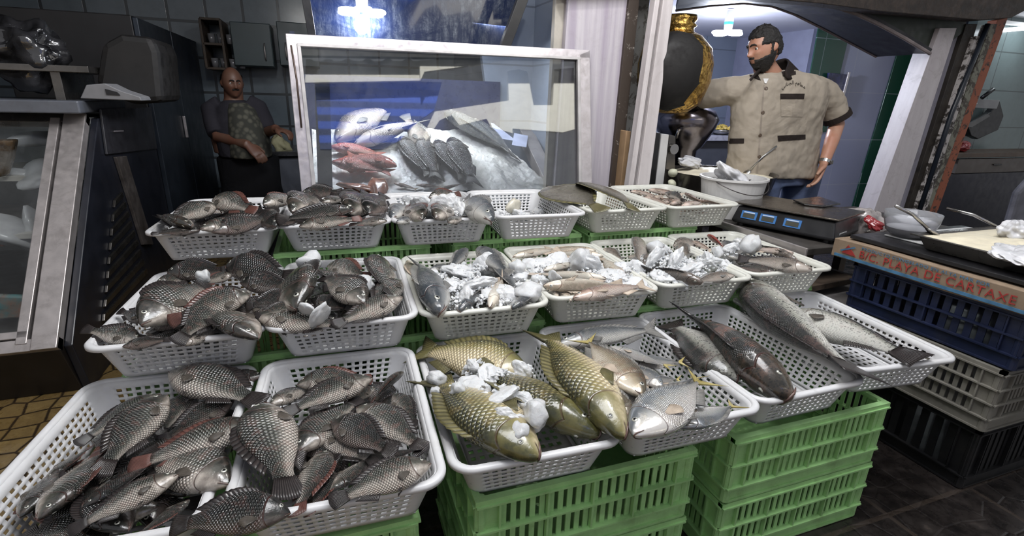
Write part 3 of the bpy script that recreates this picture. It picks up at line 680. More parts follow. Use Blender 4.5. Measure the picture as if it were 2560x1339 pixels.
for a in (
    ('til', 478, 565, 396, 545, 2.6, 1.2, 'R', 35, .1, 'broad tilapia head with red slit at the front left of the back row'),
    ('til', 545, 512, 410, 560, 4.2, 2.0, 'L', 35, .2, 'pale flanked tilapia slanting at the left of the back row'),
    ('tilr', 534, 500, 640, 530, 5.0, 4.0, 'R', 40, .4, 'humped tilapia with a pinkish flank topping the left back basket'),
    ('til', 500, 572, 655, 545, 2.2, 2.8, 'R', 30, -.1, 'tilapia showing a long pale belly in the left back basket'),
    ('tilk', 530, 580, 690, 538, 1.0, 3.4, 'R', 45, -.1, 'long black fish along the front rim of the left back basket'),
    ('tilk', 500, 575, 376, 584, .6, .8, 'L', 15, 0, 'fish tail lying flat on the front left rim of the back row'),
    ('tilk', 690, 566, 640, 520, 1.6, 3.6, 'L', 40, 0, 'black fish wedged between the first two back baskets')):
    fb('B1', *a)
fill('B2', ('til', 'tilk'), 13, -5, .20, 'dark fish lying low in the heaped back basket', 38)
fill('B2', ('tilk', 'til'), 7, -.8, .19, 'dark fish mid heap in the second back basket', 39)
for a in (
    ('tilr', 658, 512, 745, 492, 5.6, 5.0, 'R', 40, .3, 'fish head with pale mouth jutting left from the heaped back basket'),
    ('slimk', 884, 522, 688, 550, 6.0, 4.2, 'L', 70, .45, 'long curved black fish lying across the heaped back basket'),
    ('til', 730, 530, 800, 492, 5.2, 4.4, 'R', 40, .2, 'grey tilapia behind the long curved black fish'),
    ('tilr', 748, 566, 905, 545, 2.4, 3.4, 'R', 25, .1, 'pink sided tilapia at the front rim of the heaped back basket'),
    ('tilr', 968, 552, 872, 562, 2.8, 1.2, 'L', 20, .2, 'tilapia head at the front right corner of the heaped back basket'),
    ('til', 876, 532, 918, 480, 4.0, 5.4, 'R', 30, .1, 'grey tilapia pointing to the front beside the right end of the heap'),
    ('tilk', 922, 534, 962, 486, 3.4, 4.6, 'R', 30, .1, 'black scaled tilapia at the right end of the heap'),
    ('tilk', 752, 484, 858, 478, 5.2, 5.4, 'R', 70, .1, 'flat black fish topmost at the far side of the heap'),
    ('til', 806, 505, 875, 494, 5.0, 4.6, 'R', 30, .1, 'silver flanked tilapia in the middle of the heap'),
    ('tilk', 905, 490, 825, 486, 4.8, 5.0, 'L', 60, .1, 'dark fish lying behind the heap next to the orange fillets'),
    ('tilk', 690, 560, 760, 548, .8, 2, 'R', 40, .1, 'black tilapia in the front left corner of the heaped back basket')):
    fb('B2', *a)
fill('B3', ('bass', 'til'), 9, -4.6, .18, 'small dark fish low in the iced back basket', 48)
for a in (
    ('tilr', 1056, 548, 1012, 516, 1.6, .8, 'L', 30, .2, 'small brown fish with its head poking out of the ice'),
    ('tilr', 1088, 545, 1138, 516, 1.6, .8, 'R', 30, .2, 'second small brown fish, right of the first one poking from the ice'),
    ('bass', 1228, 552, 1158, 498, 2.0, 1.8, 'L', 40, .3, 'large grey fish curled along the right wall of the iced back basket'),
    ('bass', 980, 545, 1024, 510, 0, -.5, 'R', 40, 0, 'grey fish at the left wall of the iced back basket'),
    ('bass', 992, 556, 1048, 543, .6, 0, 'R', 40, 0, 'grey fish head at the front left of the iced back basket'),
    ('tilr', 1072, 494, 1152, 484, 2.0, 1.8, 'R', 50, .2, 'brown fish lying on the ice at the far rim'),
    ('til', 1120, 556, 1165, 540, .2, 0, 'R', 20, 0, 'small dark fish low at the front rim of the iced back basket')):
    fb('B3', *a)
for a in (
    ('flat', 1366, 468, 1512, 528, 1.8, .6, 'R', 12, .25, 'olive flounder with its head over the far left corner', .8),
    ('flat', 1452, 464, 1590, 528, 3.4, .2, 'L', 14, .5, 'shiny olive flounder lying over the other one', .85)):
    fb('B5', *a)
for i, a in enumerate((
    ('mullet', 1575, 478, 1650, 494, .2, -1.5, 'R', 30, .3, 'pinkish mullet at the far left of its basket'),
    ('mullet', 1612, 492, 1680, 516, .4, -1.8, 'R', 20, .2, 'pinkish mullet second from the far left'),
    ('til', 1662, 482, 1712, 502, 1.6, 0, 'R', 35, .3, 'small round greenish fish on top of the pinkish mullet'),
    ('mullet', 1676, 510, 1712, 498, -.8, -.8, 'R', 30, .1, 'small mullet under the round greenish fish'),
    ('mullet', 1712, 482, 1768, 510, .8, -1.2, 'L', 30, -.2, 'slim mullet slanting right of the round fish'),
    ('mullet', 1704, 516, 1762, 504, -.6, -1.2, 'R', 20, 0, 'mullet lying in front of the slim slanting one'),
    ('mullet', 1745, 500, 1812, 512, .2, -1.0, 'L', 30, 0, 'mullet nearest to the right wall'),
    ('mullet', 1620, 474, 1712, 488, -.8, -1, 'R', 30, 0, 'mullet at the far rim behind the others'))):
    fb('B6', *a)
fill('B6', 'mullet', 14, -6, .15, 'pinkish mullet lying low in its back basket', 58); fill('B6', 'mullet', 6, -3, .15, 'pinkish mullet in the middle layer of its back basket', 59, x=(-.8, .5))
for a in (
    ('bass', 1098, 782, 1044, 655, 1.2, 1.5, 'R', 35, .25, 'large grey bass with open jaw at the left wall under ice'),
    ('bass', 1168, 622, 1120, 676, 3.6, .5, 'L', 40, .2, 'grey bass raising its head at the far rim'),
    ('bass', 1194, 622, 1275, 690, 3.6, 1.5, 'R', 40, .2, 'grey bass with its nose at the far rim, body to the right'),
    ('bass', 1148, 776, 1215, 720, .6, -.5, 'L', 60, 0, 'grey bass head showing at the front rim, left of two'),
    ('white', 1225, 768, 1262, 690, 1.0, .2, 'L', -70, 0, 'fish with its white throat turned up at the front rim'),
    ('bass', 1280, 770, 1345, 722, 1.0, 1.8, 'L', 20, 0, 'grey bass with an open mouth and raised tail at the front right corner'),
    ('bass', 1075, 675, 1130, 660, .4, 0, 'R', 30, 0, 'small grey bass in the ice by the far left corner'),
    ('bass', 1240, 660, 1300, 735, .0, -.5, 'L', 30, 0, 'grey bass mostly under ice at the right wall'),
    ('white', 1020, 652, 1045, 705, 0, 0, 'L', 20, 0, 'pale bass at the far left corner'),
    ('bass', 1080, 788, 1120, 770, -1.5, -2.5, 'L', 20, 0, 'small bass head in the front left corner')):
    fb('M3', *a)
fill('M3', 'bass', 10, -5.2, .22, 'grey bass buried in the ice', 68)
for a in (
    ('white', 1282, 642, 1402, 622, .8, 1, 'R', 20, .1, 'slender pale whiting at the far rim, left one'),
    ('white', 1508, 640, 1372, 632, 1.6, .4, 'L', 30, .15, 'whiting with a brownish nose at the far right'),
    ('white', 1278, 652, 1360, 668, .6, 0, 'R', 30, 0, 'short pale whiting at the left wall'),
    ('white', 1358, 676, 1475, 655, 1.2, .8, 'R', -20, .1, 'whiting with an upturned white belly amid the ice'),
    ('white', 1515, 696, 1320, 684, 2.2, 1.4, 'L', -10, .1, 'long cream whiting across the middle of its basket'),
    ('white', 1358, 714, 1560, 712, 2.0, 1.4, 'L', -35, .1, 'whiting with a red gill and a dark line on its belly'),
    ('mullet', 1432, 746, 1625, 712, 2.0, 1.6, 'R', 15, .1, 'pinkish grey whiting with a large eye along the front rim'),
    ('white', 1428, 752, 1382, 712, -.6, -1.4, 'L', 20, 0, 'whiting pointing at us in the front left corner'),
    ('white', 1395, 742, 1366, 706, -.8, -1, 'L', 20, 0, 'small whiting in the front left corner by the red gilled one'),
    ('white', 1490, 626, 1360, 622, -.4, -.4, 'L', 20, 0, 'whiting lying lowest at the far rim'),
    ('white', 1560, 700, 1500, 640, -1, -1.5, 'L', 20, 0, 'whiting mostly under ice at the right wall')):
    fb('M4', *a)
fill('M4', 'white', 10, -5, .2, 'pale whiting buried in the ice', 78)
for a in (
    ('bream', 1600, 602, 1590, 662, 2.6, 0, 'L', 45, .3, 'round headed bream standing up at the far left of the ice heap'),
    ('bream', 1508, 622, 1560, 650, .4, -.6, 'R', 40, 0, 'grey bream at the far left corner of the bream basket'),
    ('breamk', 1756, 706, 1604, 672, 1.8, 1.0, 'R', 60, .1, 'dark long nosed fish along the front rim below the ice heap'),
    ('bream', 1836, 688, 1728, 706, 2.2, 0, 'L', 15, .15, 'bream with a big yellow eye at the front right corner'),
    ('bream', 1690, 610, 1728, 642, 1.4, .4, 'R', 40, .2, 'bream head showing at the far rim right of the ice'),
    ('bream', 1640, 640, 1600, 668, .4, 0, 'L', 30, 0, 'bream half covered by the ice heap')):
    fb('M5', *a)
fill('M5', 'bream', 8, -5, .19, 'bream buried in the ice heap', 88)
for a in (
    ('red', 1768, 588, 1812, 622, 3.0, .6, 'L', 40, .3, 'reddish brown round fish standing up at the far rim'),
    ('bream', 1684, 614, 1750, 604, 1.0, .6, 'R', 40, .1, 'greyish fish at the far left of the right middle basket'),
    ('mullet', 1726, 602, 1782, 628, .8, .2, 'R', 20, .1, 'pinkish fish behind the reddish round one'),
    ('bass', 1806, 604, 1852, 634, 1.6, .6, 'R', 50, .2, 'grey fish in the middle of the right middle basket'),
    ('mullet', 1984, 632, 1856, 622, 1.8, 1.2, 'L', 15, .1, 'flesh pink fish with a white lump lying behind the dark one'),
    ('breamk', 2030, 674, 1842, 646, 2.4, 1.6, 'L', 35, .1, 'dark grey fish with a bony head in the front right corner'),
    ('dark', 1945, 682, 1830, 664, -.2, -.4, 'L', 20, 0, 'black fish under the bony headed one'),
    ('breamk', 1990, 650, 1895, 612, .6, .6, 'R', 40, .1, 'dark fish head behind the bony headed one'),
    ('bass', 1820, 640, 1900, 652, .2, 0, 'R', 20, 0, 'small grey fish by the left wall of the right middle basket')):
    fb('M6', *a)
fill('M6', ('bream', 'bass'), 9, -5, .19, 'mixed fish lying low in the right middle basket', 98)
for a in (
    ('carp', 1330, 948, 1036, 872, 2.2, 1.6, 'L', 18, .35, 'golden carp lying along the back rim with its tail over the left corner', 1.30),
    ('carp', 1560, 1094, 1352, 826, 2.6, 4.6, 'R', 10, .25, 'yellow green carp down the right side with an orange brown tail fin raised'),
    ('carp', 1345, 1146, 1072, 940, 2.2, 1.2, 'R', 8, .2, 'golden carp with a dark back nearest to the left front corner', 1.30),
    ('carp', 1498, 1086, 1150, 905, .4, .2, 'R', 30, .1, 'dark headed carp in the middle under the crushed ice', 1.30),
    ('carp', 1400, 1060, 1180, 930, -4.5, -4.5, 'R', 10, 0, 'carp lying lowest in the carp basket')):
    fb('F3', *a)
for a in (
    ('slimg', 1390, 862, 1655, 820, 1.6, 2.6, 'R', 30, .1, 'long grey mackerel shaped fish along the back rim with yellow tail'),
    ('jack', 1520, 868, 1690, 922, 1.2, .4, 'R', -8, .1, 'silver fish with blue green belly below the long grey one'),
    ('jackb', 1606, 990, 1452, 838, 3.6, 4.2, 'L', 8, .2, 'tan and silver fish slanting down in the middle with red at its gill'),
    ('jack', 1655, 968, 1565, 900, .4, 0, 'L', 20, 0, 'silver fish with its head down beside the tan one'),
    ('jack', 1632, 992, 1560, 930, -.6, -1, 'R', 20, 0, 'silver fish whose shiny throat shows under the tan one'),
    ('jack', 1583, 1088, 1768, 938, 3.2, 2.6, 'R', 6, .15, 'largest silver fish, broad side up in the front of its basket'),
    ('jackb', 1582, 1070, 1446, 930, 1.2, 1.2, 'L', 30, .1, 'slim grey fish along the left wall between carp and silver fish'),
    ('jack', 1385, 890, 1500, 945, .8, -.5, 'R', 10, 0, 'silver white fish at the back left of its basket'),
    ('jack', 1420, 880, 1520, 925, -.2, -1, 'R', 10, 0, 'second silver white fish at the back left, just behind'),
    ('jack', 1690, 1066, 1852, 1006, .4, -.4, 'L', 10, 0, 'pale silver fish with a bright yellow tail at the front right'),
    ('jack', 1640, 988, 1750, 938, .8, -.8, 'L', 25, 0, 'silver blue backed fish just behind the largest one'),
    ('jack', 1560, 905, 1725, 905, -.8, -.6, 'R', 10, 0, 'silver fish with yellow tail on the right wall, upper one'),
    ('jack', 1590, 950, 1712, 948, -1.6, -1, 'R', 10, 0, 'silver fish with yellow tail on the right wall, lower one'),
    ('jack', 1570, 1018, 1490, 960, -1.6, -2, 'R', 10, 0, 'small silver fish under the slim grey one')):
    fb('F4', *a)
fill('F4', 'jack', 8, -7, .19, 'silver fish at the bottom of its basket', 108, x=(-.8, .3)); fill('F4', 'jack', 6, -3.6, .19, 'silver fish in the middle layer of its basket', 109, x=(-.9, .2), y=(-.7, .7))
for a in (
    ('trout', 1868, 704, 2172, 944, 7.2, 2.6, 'L', 20, -.28, 'largest trout, silver spotted flank, head raised against the basket behind', 1.35),
    ('troutk', 1968, 994, 1708, 782, .8, 1.4, 'R', 38, .2, 'dark backed trout with a bloody snout at the front rim', 1.5),
    ('trout', 1840, 955, 1668, 806, -1.2, .4, 'R', -12, .3, 'white bellied trout at the left wall of its basket', 1.55)):
    fb('F5', *a)
fb('F6', 'trout', 1962, 786, 2306, 902, -1.5, 1.8, 'R', 6, .12, 'white bellied trout with its dark tail on the right corner of the front row', 1.45)
# ------------------------------------------------------------------ ice
def ice_mat(name, col, tr, rough):
    b = NB(name); n = b.noise(60, 5, .6, b.co()); b.set(col=col, rough=rough, trans=tr, ior=1.25, spec=.6, coat=.12, coatr=.1); b.bump(n, .6, .004)
    b.set(sss=.25); b.p.inputs['Subsurface Radius'].default_value = (.01, .012, .014); return b.m
M['ice'] = ice_mat('crushed_ice', (.76, .77, .78), .22, .28); M['icel'] = ice_mat('clear_ice', (.78, .79, .80), .34, .14)
def lump(bm, c, r, sub, amp, rnd, sq=(1, 1, .75)):
    R = Matrix.Rotation(rnd.uniform(0, 6.28), 3, Vector((rnd.uniform(-1, 1), rnd.uniform(-1, 1), rnd.uniform(.2, 1))))
    g = bmesh.ops.create_icosphere(bm, subdivisions=sub, radius=1); o = Vector((rnd.uniform(0, 99), 0, 0))
    for v in g['verts']:
        k = 1 + amp * noise.noise(v.co * 1.3 + o) + amp * .4 * noise.noise(v.co * 3.1 + o)
        p = v.co * k; v.co = Vector(c) + (R @ Vector((p.x * sq[0], p.y * sq[1], p.z * sq[2]))) * r
def ice_heap(bk, blobs, seed, label, n=330):
    """blobs: px u, w, radius px, height over the rim at the middle in cm"""
    rnd = random.Random(seed); bm = bmesh.new(); Z = BPOS[bk][2] + H
    tot = sum(b[2] ** 2 for b in blobs)
    for (u, w, r, z) in blobs:
        c = onz(u, w, Z + z / 100); e = onz(u + r, w, Z + z / 100); R = (e - c).length
        lump(bm, c - Vector((0, 0, .020)), R * .82, 4, .30, rnd, (1, 1, min(1, .022 / R + .10)))
        for i in range(int(2.3 * n * r * r / tot)):
            a = rnd.uniform(0, 6.28); q = rnd.random() ** .5
            p = c + Vector((math.cos(a) * q * R, math.sin(a) * q * R, -.022 * q * q + rnd.uniform(-.012, .004)))
            lump(bm, p, rnd.choice((.003, .004, .005, .006, .008)) * rnd.uniform(.8, 1.3), 1, .9, rnd)
    o = meshobj('crushed_ice', bm, M['ice'], recalc=False, smooth=False); tag(o, label, 'ice', None, 'stuff')
def ice_lump(bk, u, w, r, z, label, sq=(1, 1, .8)):
    c = onz(u, w, BPOS[bk][2] + H + z / 100); R = (onz(u + r, w, c.z) - c).length
    bm = bmesh.new(); lump(bm, (0, 0, 0), R * .92, 3, .42, random.Random(u * w), sq)
    o = meshobj('ice_lump', bm, M['icel'], smooth=True); o.location = c; tag(o, label, 'ice lump', 'ice lumps on the fish')
ice_heap('F3', ((1235, 930, 55, 6.0), (1175, 965, 58, 4.8), (1240, 985, 80, 6.2), (1310, 980, 56, 5.8), (1265, 1040, 62, 5.6), (1300, 915, 38, 5.6), (1330, 1010, 40, 5.4), (1195, 905, 38, 5.8), (1130, 985, 34, 4.4), (1300, 1065, 34, 5.0)), 1, 'crushed ice heaped on the carp', 520)
ice_heap('M3', ((1150, 665, 50, 2.6), (1190, 700, 60, 3.2), (1130, 700, 45, 2.6), (1220, 650, 40, 3), (1160, 738, 46, 2.2), (1250, 720, 55, 2.6), (1300, 680, 35, 1.6), (1262, 735, 42, 1.6), (1080, 680, 30, 1.8), (1305, 712, 30, 1.2)), 2, 'crushed ice over the grey bass', 520)
ice_heap('M4', ((1340, 660, 45, 1.4), (1400, 650, 45, 1.8), (1470, 660, 50, 2.2), (1530, 680, 55, 2.4), (1590, 705, 40, 1.2), (1350, 690, 28, 1.8), (1560, 660, 35, 1.2)), 3, 'crushed ice between the pale whiting', 360)
ice_heap('M5', ((1640, 640, 45, 2.4), (1690, 645, 50, 3.4), (1720, 665, 45, 2.8), (1590, 665, 35, 1.6), (1660, 680, 40, 2.2), (1650, 615, 30, 1.8), (1770, 650, 36, 1.8), (1700, 690, 30, 1.6)), 4, 'crushed ice heaped on the bream', 430)
ice_heap('M6', ((1830, 620, 30, 1.4), (1800, 650, 32, 1.2), (1770, 640, 28, 1.0), (1850, 602, 22, 1.0)), 5, 'crushed ice among the mixed fish', 150)
ice_heap('B3', ((1060, 505, 42, 2.4), (1110, 510, 46, 3.0), (1145, 520, 36, 2.0), (1020, 500, 30, 1.4), (1120, 495, 36, 2.2), (1165, 505, 26, 1.2)), 6, 'crushed ice over the small dark fish in the back row', 260)
ice_heap('B4', ((1250, 528, 18, -5.6), (1300, 528, 26, -6.0), (1345, 524, 20, -6.6)), 7, 'thin layer of crushed ice in the nearly empty basket', 110)
for a in (('F3', 1338, 1036, 44, 6.4, 'big white ice lump over the dark carp head'), ('F3', 1293, 1082, 30, 5.0, 'ice lump in front of the biggest one on the carp'), ('F3', 1092, 945, 26, 3.4, 'ice lump on the left rim corner by the carp tail'),
          ('F3', 1145, 975, 20, 5.6, 'small ice lump below the raised carp fin'), ('F3', 1090, 975, 14, 2.6, 'smallest ice lump on the left carp'),
          ('M2', 773, 656, 34, 5.6, 'large white ice lump at the back of the tilapia heap'), ('M2', 766, 772, 24, 4.4, 'round flat ice disc on the tilapia in front', (1, 1, .35)), ('M2', 800, 792, 36, 2.8, 'flat clear ice slab on the tilapia by the front rim', (1.3, 1, .3)),
          ('M2', 914, 706, 24, 4.0, 'ice lump beside the upright tilapia'), ('M1', 508, 690, 20, 4.2, 'small ice piece at the back of the left tilapia heap'), ('M2', 680, 668, 14, 3.6, 'ice chip on the back rim between tilapia heaps'),
          ('M4', 1448, 650, 34, 3.6, 'round ice lump on the whiting'), ('M4', 1385, 692, 20, 3.0, 'clear ice disc on the cream whiting', (1, 1, .4)), ('M3', 1320, 728, 34, 2.6, 'large clear ice piece at the right of the grey bass', (1.1, 1, .6)),
          ('M3', 1295, 672, 24, 2.6, 'ice lump near the right wall of the bass basket'), ('M5', 1640, 618, 22, 3.4, 'ice lump behind the bream heap'), ('M6', 1876, 612, 28, 3.2, 'smooth white ice lump on the flesh pink fish'), ('M6', 1795, 630, 16, 2.2, 'ice lump beside the reddish fish')):
    ice_lump(*a)
# squid left in the nearly empty basket
bm = bmesh.new(); Z = BPOS['B4'][2] + H
c = onz(1285, 515, Z - .040); lump(bm, c, .045, 3, .3, random.Random(4), (1.1, .8, .45))
o = meshobj('squid', bm, mat('squid_white', (.66, .62, .52), .25, var=.08, scale=20, coat=.5), smooth=True); tag(o, 'small whitish squid lying in the nearly empty basket', 'squid')
# ------------------------------------------------------------------ the setting
def S(o, kind='structure'): o['kind'] = kind; return o
def tile_mat(name, c1, c2, mortar, sx, sy, rough=.2, gap=.012, bump=.3, dirt=.2, axes='xz'):
    b = NB(name); sp = b.n('ShaderNodeSeparateXYZ'); b.lk(b.co(), sp.inputs[0]); cb = b.n('ShaderNodeCombineXYZ')
    b.lk(sp.outputs['XYZ'.index(axes[0].upper())], cb.inputs[0]); b.lk(sp.outputs['XYZ'.index(axes[1].upper())], cb.inputs[1])
    t = b.n('ShaderNodeTexBrick'); t.offset = 0; t.squash = 1; b.lk(cb.outputs[0], t.inputs['Vector'])
    for i, v in (('Color1', c1), ('Color2', c2), ('Mortar', mortar)): t.inputs[i].default_value = (*v, 1)
    t.inputs['Scale'].default_value = 1; t.inputs['Mortar Size'].default_value = gap; t.inputs['Brick Width'].default_value = sx; t.inputs['Row Height'].default_value = sy
    n = b.noise(7, 6, .65, b.co()); c = b.mix(b.ramp(n, [(.45, 0), (.8, dirt)]), t.outputs[0], tuple(x * .35 for x in c1))
    b.set(col=c, rough=rough); b.bump(b.math('SUBTRACT', b.math('MULTIPLY', n, .25), t.outputs[1]), bump, .003); return b.m
def streak_mat(name, c1, c2, rough=.4, sx=30, dirt=.3, metal=0):
    b = NB(name); mp = b.n('ShaderNodeMapping'); b.lk(b.co(), mp.inputs[0]); mp.inputs['Scale'].default_value = (sx, sx, .8)
    n = b.noise(1, 4, .6, mp.outputs[0]); c = b.ramp(n, [(.35, c1), (.65, c2)])
    c = b.mix(b.ramp(b.noise(9, 7, .75, b.co(), dist=.8), [(.52, 0), (.72, dirt)]), c, (.10, .07, .05)); b.set(col=c, rough=rough, metal=metal); return b.m
def peel_mat(name, c1, c2, t=.52):
    b = NB(name); n = b.noise(16, 8, .75, b.co(), dist=.5); b.set(col=b.mix(b.ramp(n, [(t - .02, 0), (t + .02, 1)]), c1, c2), rough=.6); b.bump(n, .5, .004); return b.m
def floor_mat():
    b = NB('market_floor'); co = b.co(); sp = b.n('ShaderNodeSeparateXYZ'); b.lk(co, sp.inputs[0])
    vo = b.n('ShaderNodeTexVoronoi', feature='DISTANCE_TO_EDGE', voronoi_dimensions='2D'); vo.inputs['Scale'].default_value = 11; vo.inputs['Randomness'].default_value = .55; b.lk(co, vo.inputs['Vector'])
    vc = b.n('ShaderNodeTexVoronoi', voronoi_dimensions='2D'); vc.inputs['Scale'].default_value = 11; vc.inputs['Randomness'].default_value = .55; b.lk(co, vc.inputs['Vector'])
    gold = b.mix(vc.outputs['Color'], (.20, .13, .045), (.29, .20, .08)); gold = b.mix(b.ramp(b.noise(30, 5, .7, co), [(.4, 0), (.7, .6)]), gold, (.09, .05, .02))
    gold = b.mix(b.ramp(vo.outputs['Distance'], [(.03, 1), (.08, 0)]), gold, (.035, .022, .012))
    n = b.noise(14, 8, .7, co); dark = b.ramp(n, [(.35, (.008, .007, .007)), (.62, (.022, .017, .015)), (.80, (.075, .05, .035))])
    br = b.n('ShaderNodeTexBrick'); b.lk(co, br.inputs['Vector']); br.inputs['Scale'].default_value = 1; br.inputs['Brick Width'].default_value = .4; br.inputs['Row Height'].default_value = .4; br.offset = 0; br.inputs['Mortar Size'].default_value = .008
    dark = b.mix(b.math('MULTIPLY', br.outputs[1], .5), dark, (.06, .045, .035))
    f = b.ramp(b.math('ADD', sp.outputs[0], .1), [(.0, 0), (.02, 1)])
    b.set(col=b.mix(f, gold, dark), rough=b.ramp(n, [(.35, .12), (.65, .5)]), spec=.6); b.bump(b.math('ADD', n, b.math('MULTIPLY', b.ramp(vo.outputs['Distance'], [(.0, 0), (.06, 1)]), .6)), .35, .006); return b.m
fl = boxo('floor', (2, 2, -.05), (16, 12, .1), floor_mat(), bevel=0); fl.data.transform(Matrix.Translation((0, 0, 0))); S(fl)
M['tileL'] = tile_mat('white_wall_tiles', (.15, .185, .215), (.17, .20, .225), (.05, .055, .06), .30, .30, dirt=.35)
M['tileR'] = tile_mat('pale_lilac_tiles', (.40, .43, .62), (.42, .45, .64), (.50, .52, .66), .62, .46, rough=.3, gap=.004, dirt=.05)
M['tileG'] = tile_mat('green_tiles', (.018, .085, .055), (.022, .095, .06), (.20, .27, .27), .9, .46, rough=.22, gap=.004, dirt=.1)
M['tileB'] = tile_mat('blue_grey_tiles', (.20, .235, .30), (.22, .255, .32), (.13, .15, .19), .50, .36, rough=.35, gap=.006, dirt=.12)
M['tileT'] = tile_mat('teal_grey_tiles', (.17, .22, .22), (.18, .23, .235), (.09, .11, .11), .8, .36, rough=.25, gap=.006, dirt=.25)
M['ceil'] = mat('white_ceiling', (.62, .62, .72), .6, var=.04, scale=4)
M['plaster'] = mat('plain_plaster', (.30, .29, .30), .7, var=.1, scale=5)
# left room: dark shop behind the fish stall
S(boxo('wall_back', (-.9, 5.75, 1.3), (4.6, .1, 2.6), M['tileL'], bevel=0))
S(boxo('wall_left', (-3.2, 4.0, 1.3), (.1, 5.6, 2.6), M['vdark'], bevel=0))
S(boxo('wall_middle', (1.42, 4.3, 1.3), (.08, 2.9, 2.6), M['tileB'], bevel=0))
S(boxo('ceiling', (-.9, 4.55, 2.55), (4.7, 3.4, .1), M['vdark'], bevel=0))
# right room: the man's kitchen
XR = ony(2036, 200, 3.9).x
S(boxo('wall_kitchen_left', (XR / 2 + .8, 5.0, 1.15), (XR - 1.3, .1, 2.3), M['tileB'], bevel=0))
S(boxo('wall_kitchen_corner', (XR + .0, 4.46, 1.15), (.10, .98, 2.3), mat('grey_lilac_paint', (.30, .31, .42), .5, var=.05), bevel=0))
S(boxo('wall_kitchen_back', (XR + 1.85, 3.97, 1.3), (3.7, .12, 2.6), M['tileR'], bevel=0))
S(boxo('wall_right', (11.2, 3.4, 1.3), (.1, 3.2, 2.6), M['plaster'], bevel=0))
zc = ony(1850, 95, 4.9).z
xk = ony(2390, 90, 2.9).x; S(boxo('ceiling_kitchen', ((xk + 1.5) / 2, 4.0, zc + .05), (xk - 1.5, 2.1, .1), M['ceil'], bevel=0))
S(slab('trim_1', [(2052, 40), (2130, 60), (2066, 330), (2000, 330)], 3.895, .012, M['tileG']))
S(slab('trim_2', [(2254, 100), (2340, 100), (2222, 540), (2124, 540)], 3.895, .012, M['tileG']))
a = ony(1740, 322, 4.94); c = ony(1980, 350, 4.94); S(boxo('trim_3', ((a.x + c.x) / 2, 4.945, (a.z + c.z) / 2), (c.x - a.x + .3, .012, .16), M['tileG']))
# roof slab of the building, above everything the camera sees
S(boxo('ceiling_roof', (3.9, 5.2, 2.75), (14.8, 5.6, .12), M['vdark'], bevel=0))
# front of the kitchen: beam, arch, jambs
M['beam'] = mat('old_brown_beam', (.028, .020, .016), .6, var=.4, scale=18, dirt=.5, dirtcol=(.11, .08, .06), bump=.4)
S(slab('trim_4', [(1640, -70), (2640, -70), (2640, -20), (2560, 28), (2530, 44), (2450, 50), (2200, 28), (2050, 8), (1900, -4), (1700, -10)], 2.42, .10, M['beam'], bevel=.004))
S(slab('trim_5', [(1400, -500), (3300, -500), (3300, -30), (2560, -30), (1640, -30), (1400, -20)], 2.56, .10, M['vdark'], bevel=.004))
bm = bmesh.new(); fr = [(1700, -14), (1840, -24), (1960, -18), (2080, 14), (2140, 34), (2200, 62), (2262, 96), (2325, 134)]; bk = [(1690, 26), (1780, 14), (1860, 8), (1930, 16), (1985, 36), (2045, 66), (2110, 100), (2190, 142)]
g = [[bm.verts.new(ony(u, w, 2.55)) for u, w in fr], [bm.verts.new(ony(u, w, 3.0)) for u, w in bk]]
for i in range(7): bm.faces.new((g[0][i], g[0][i + 1], g[1][i + 1], g[1][i]))
o = meshobj('trim_6', bm, mat('dark_blue_arch', (.007, .007, .011), .5, var=.1, scale=5)); m = o.modifiers.new('s', 'SOLIDIFY'); m.thickness = .03; m.offset = 1; S(o)
bm = bmesh.new(); tube(bm, [ony(u, w, 2.545) for u, w in fr[2:]], .012, 8); tube(bm, [ony(u, w, 2.995) for u, w in bk], .008, 8)
S(meshobj('trim_7', bm, mat('worn_edge', (.26, .22, .22), .6, var=.2, dirt=.5)))
S(slab('trim_8', [(2080, 10), (2420, 40), (2410, 80), (2345, 128), (2325, 134), (2262, 96), (2200, 62), (2140, 34)], 2.58, .02, mat('dark_green_panel', (.020, .028, .020), .5, var=.3)))
M['peel'] = peel_mat('peeling_white_paint', (.42, .39, .38), (.03, .024, .02), .50)
for i, (pts, mm, y, th) in enumerate((
    ([(2350, 70), (2392, 70), (2240, 545), (2178, 545)], streak_mat('white_jamb_paint', (.42, .38, .40), (.52, .49, .50), .45, 12, .3), 2.55, .12),
    ([(2392, 70), (2416, 70), (2266, 545), (2240, 545)], streak_mat('blue_white_jamb', (.24, .23, .28), (.34, .33, .38), .45, 14, .5), 2.60, .08),
    ([(2416, 60), (2444, 60), (2292, 545), (2262, 545)], mat('dark_brown_jamb', (.022, .017, .013), .6, var=.4, scale=20), 2.57, .10),
    ([(2440, 90), (2458, 90), (2310, 545), (2284, 545)], M['peel'], 2.54, .08),
    ([(2478, 60), (2494, 60), (2318, 545), (2300, 545)], peel_mat('grey_green_paint', (.18, .18, .14), (.05, .04, .03), .5), 2.55, .06),
    ([(2494, 50), (2520, 44), (2338, 545), (2316, 545)], peel_mat('orange_rust_paint', (.26, .075, .035), (.03, .02, .015), .56), 2.57, .06))):
    S(slab('trim_%d' % (9 + i), pts, y, th, mm))
bm = bmesh.new(); tube(bm, [ony(2470, 60, 2.53), ony(2380, 280, 2.53), ony(2292, 545, 2.53)], .016, 12); tag(meshobj('downpipe', bm, mat('black_blue_pipe', (.010, .014, .022), .35), smooth=True), 'dark blue pipe running down the right door jamb', 'pipe')
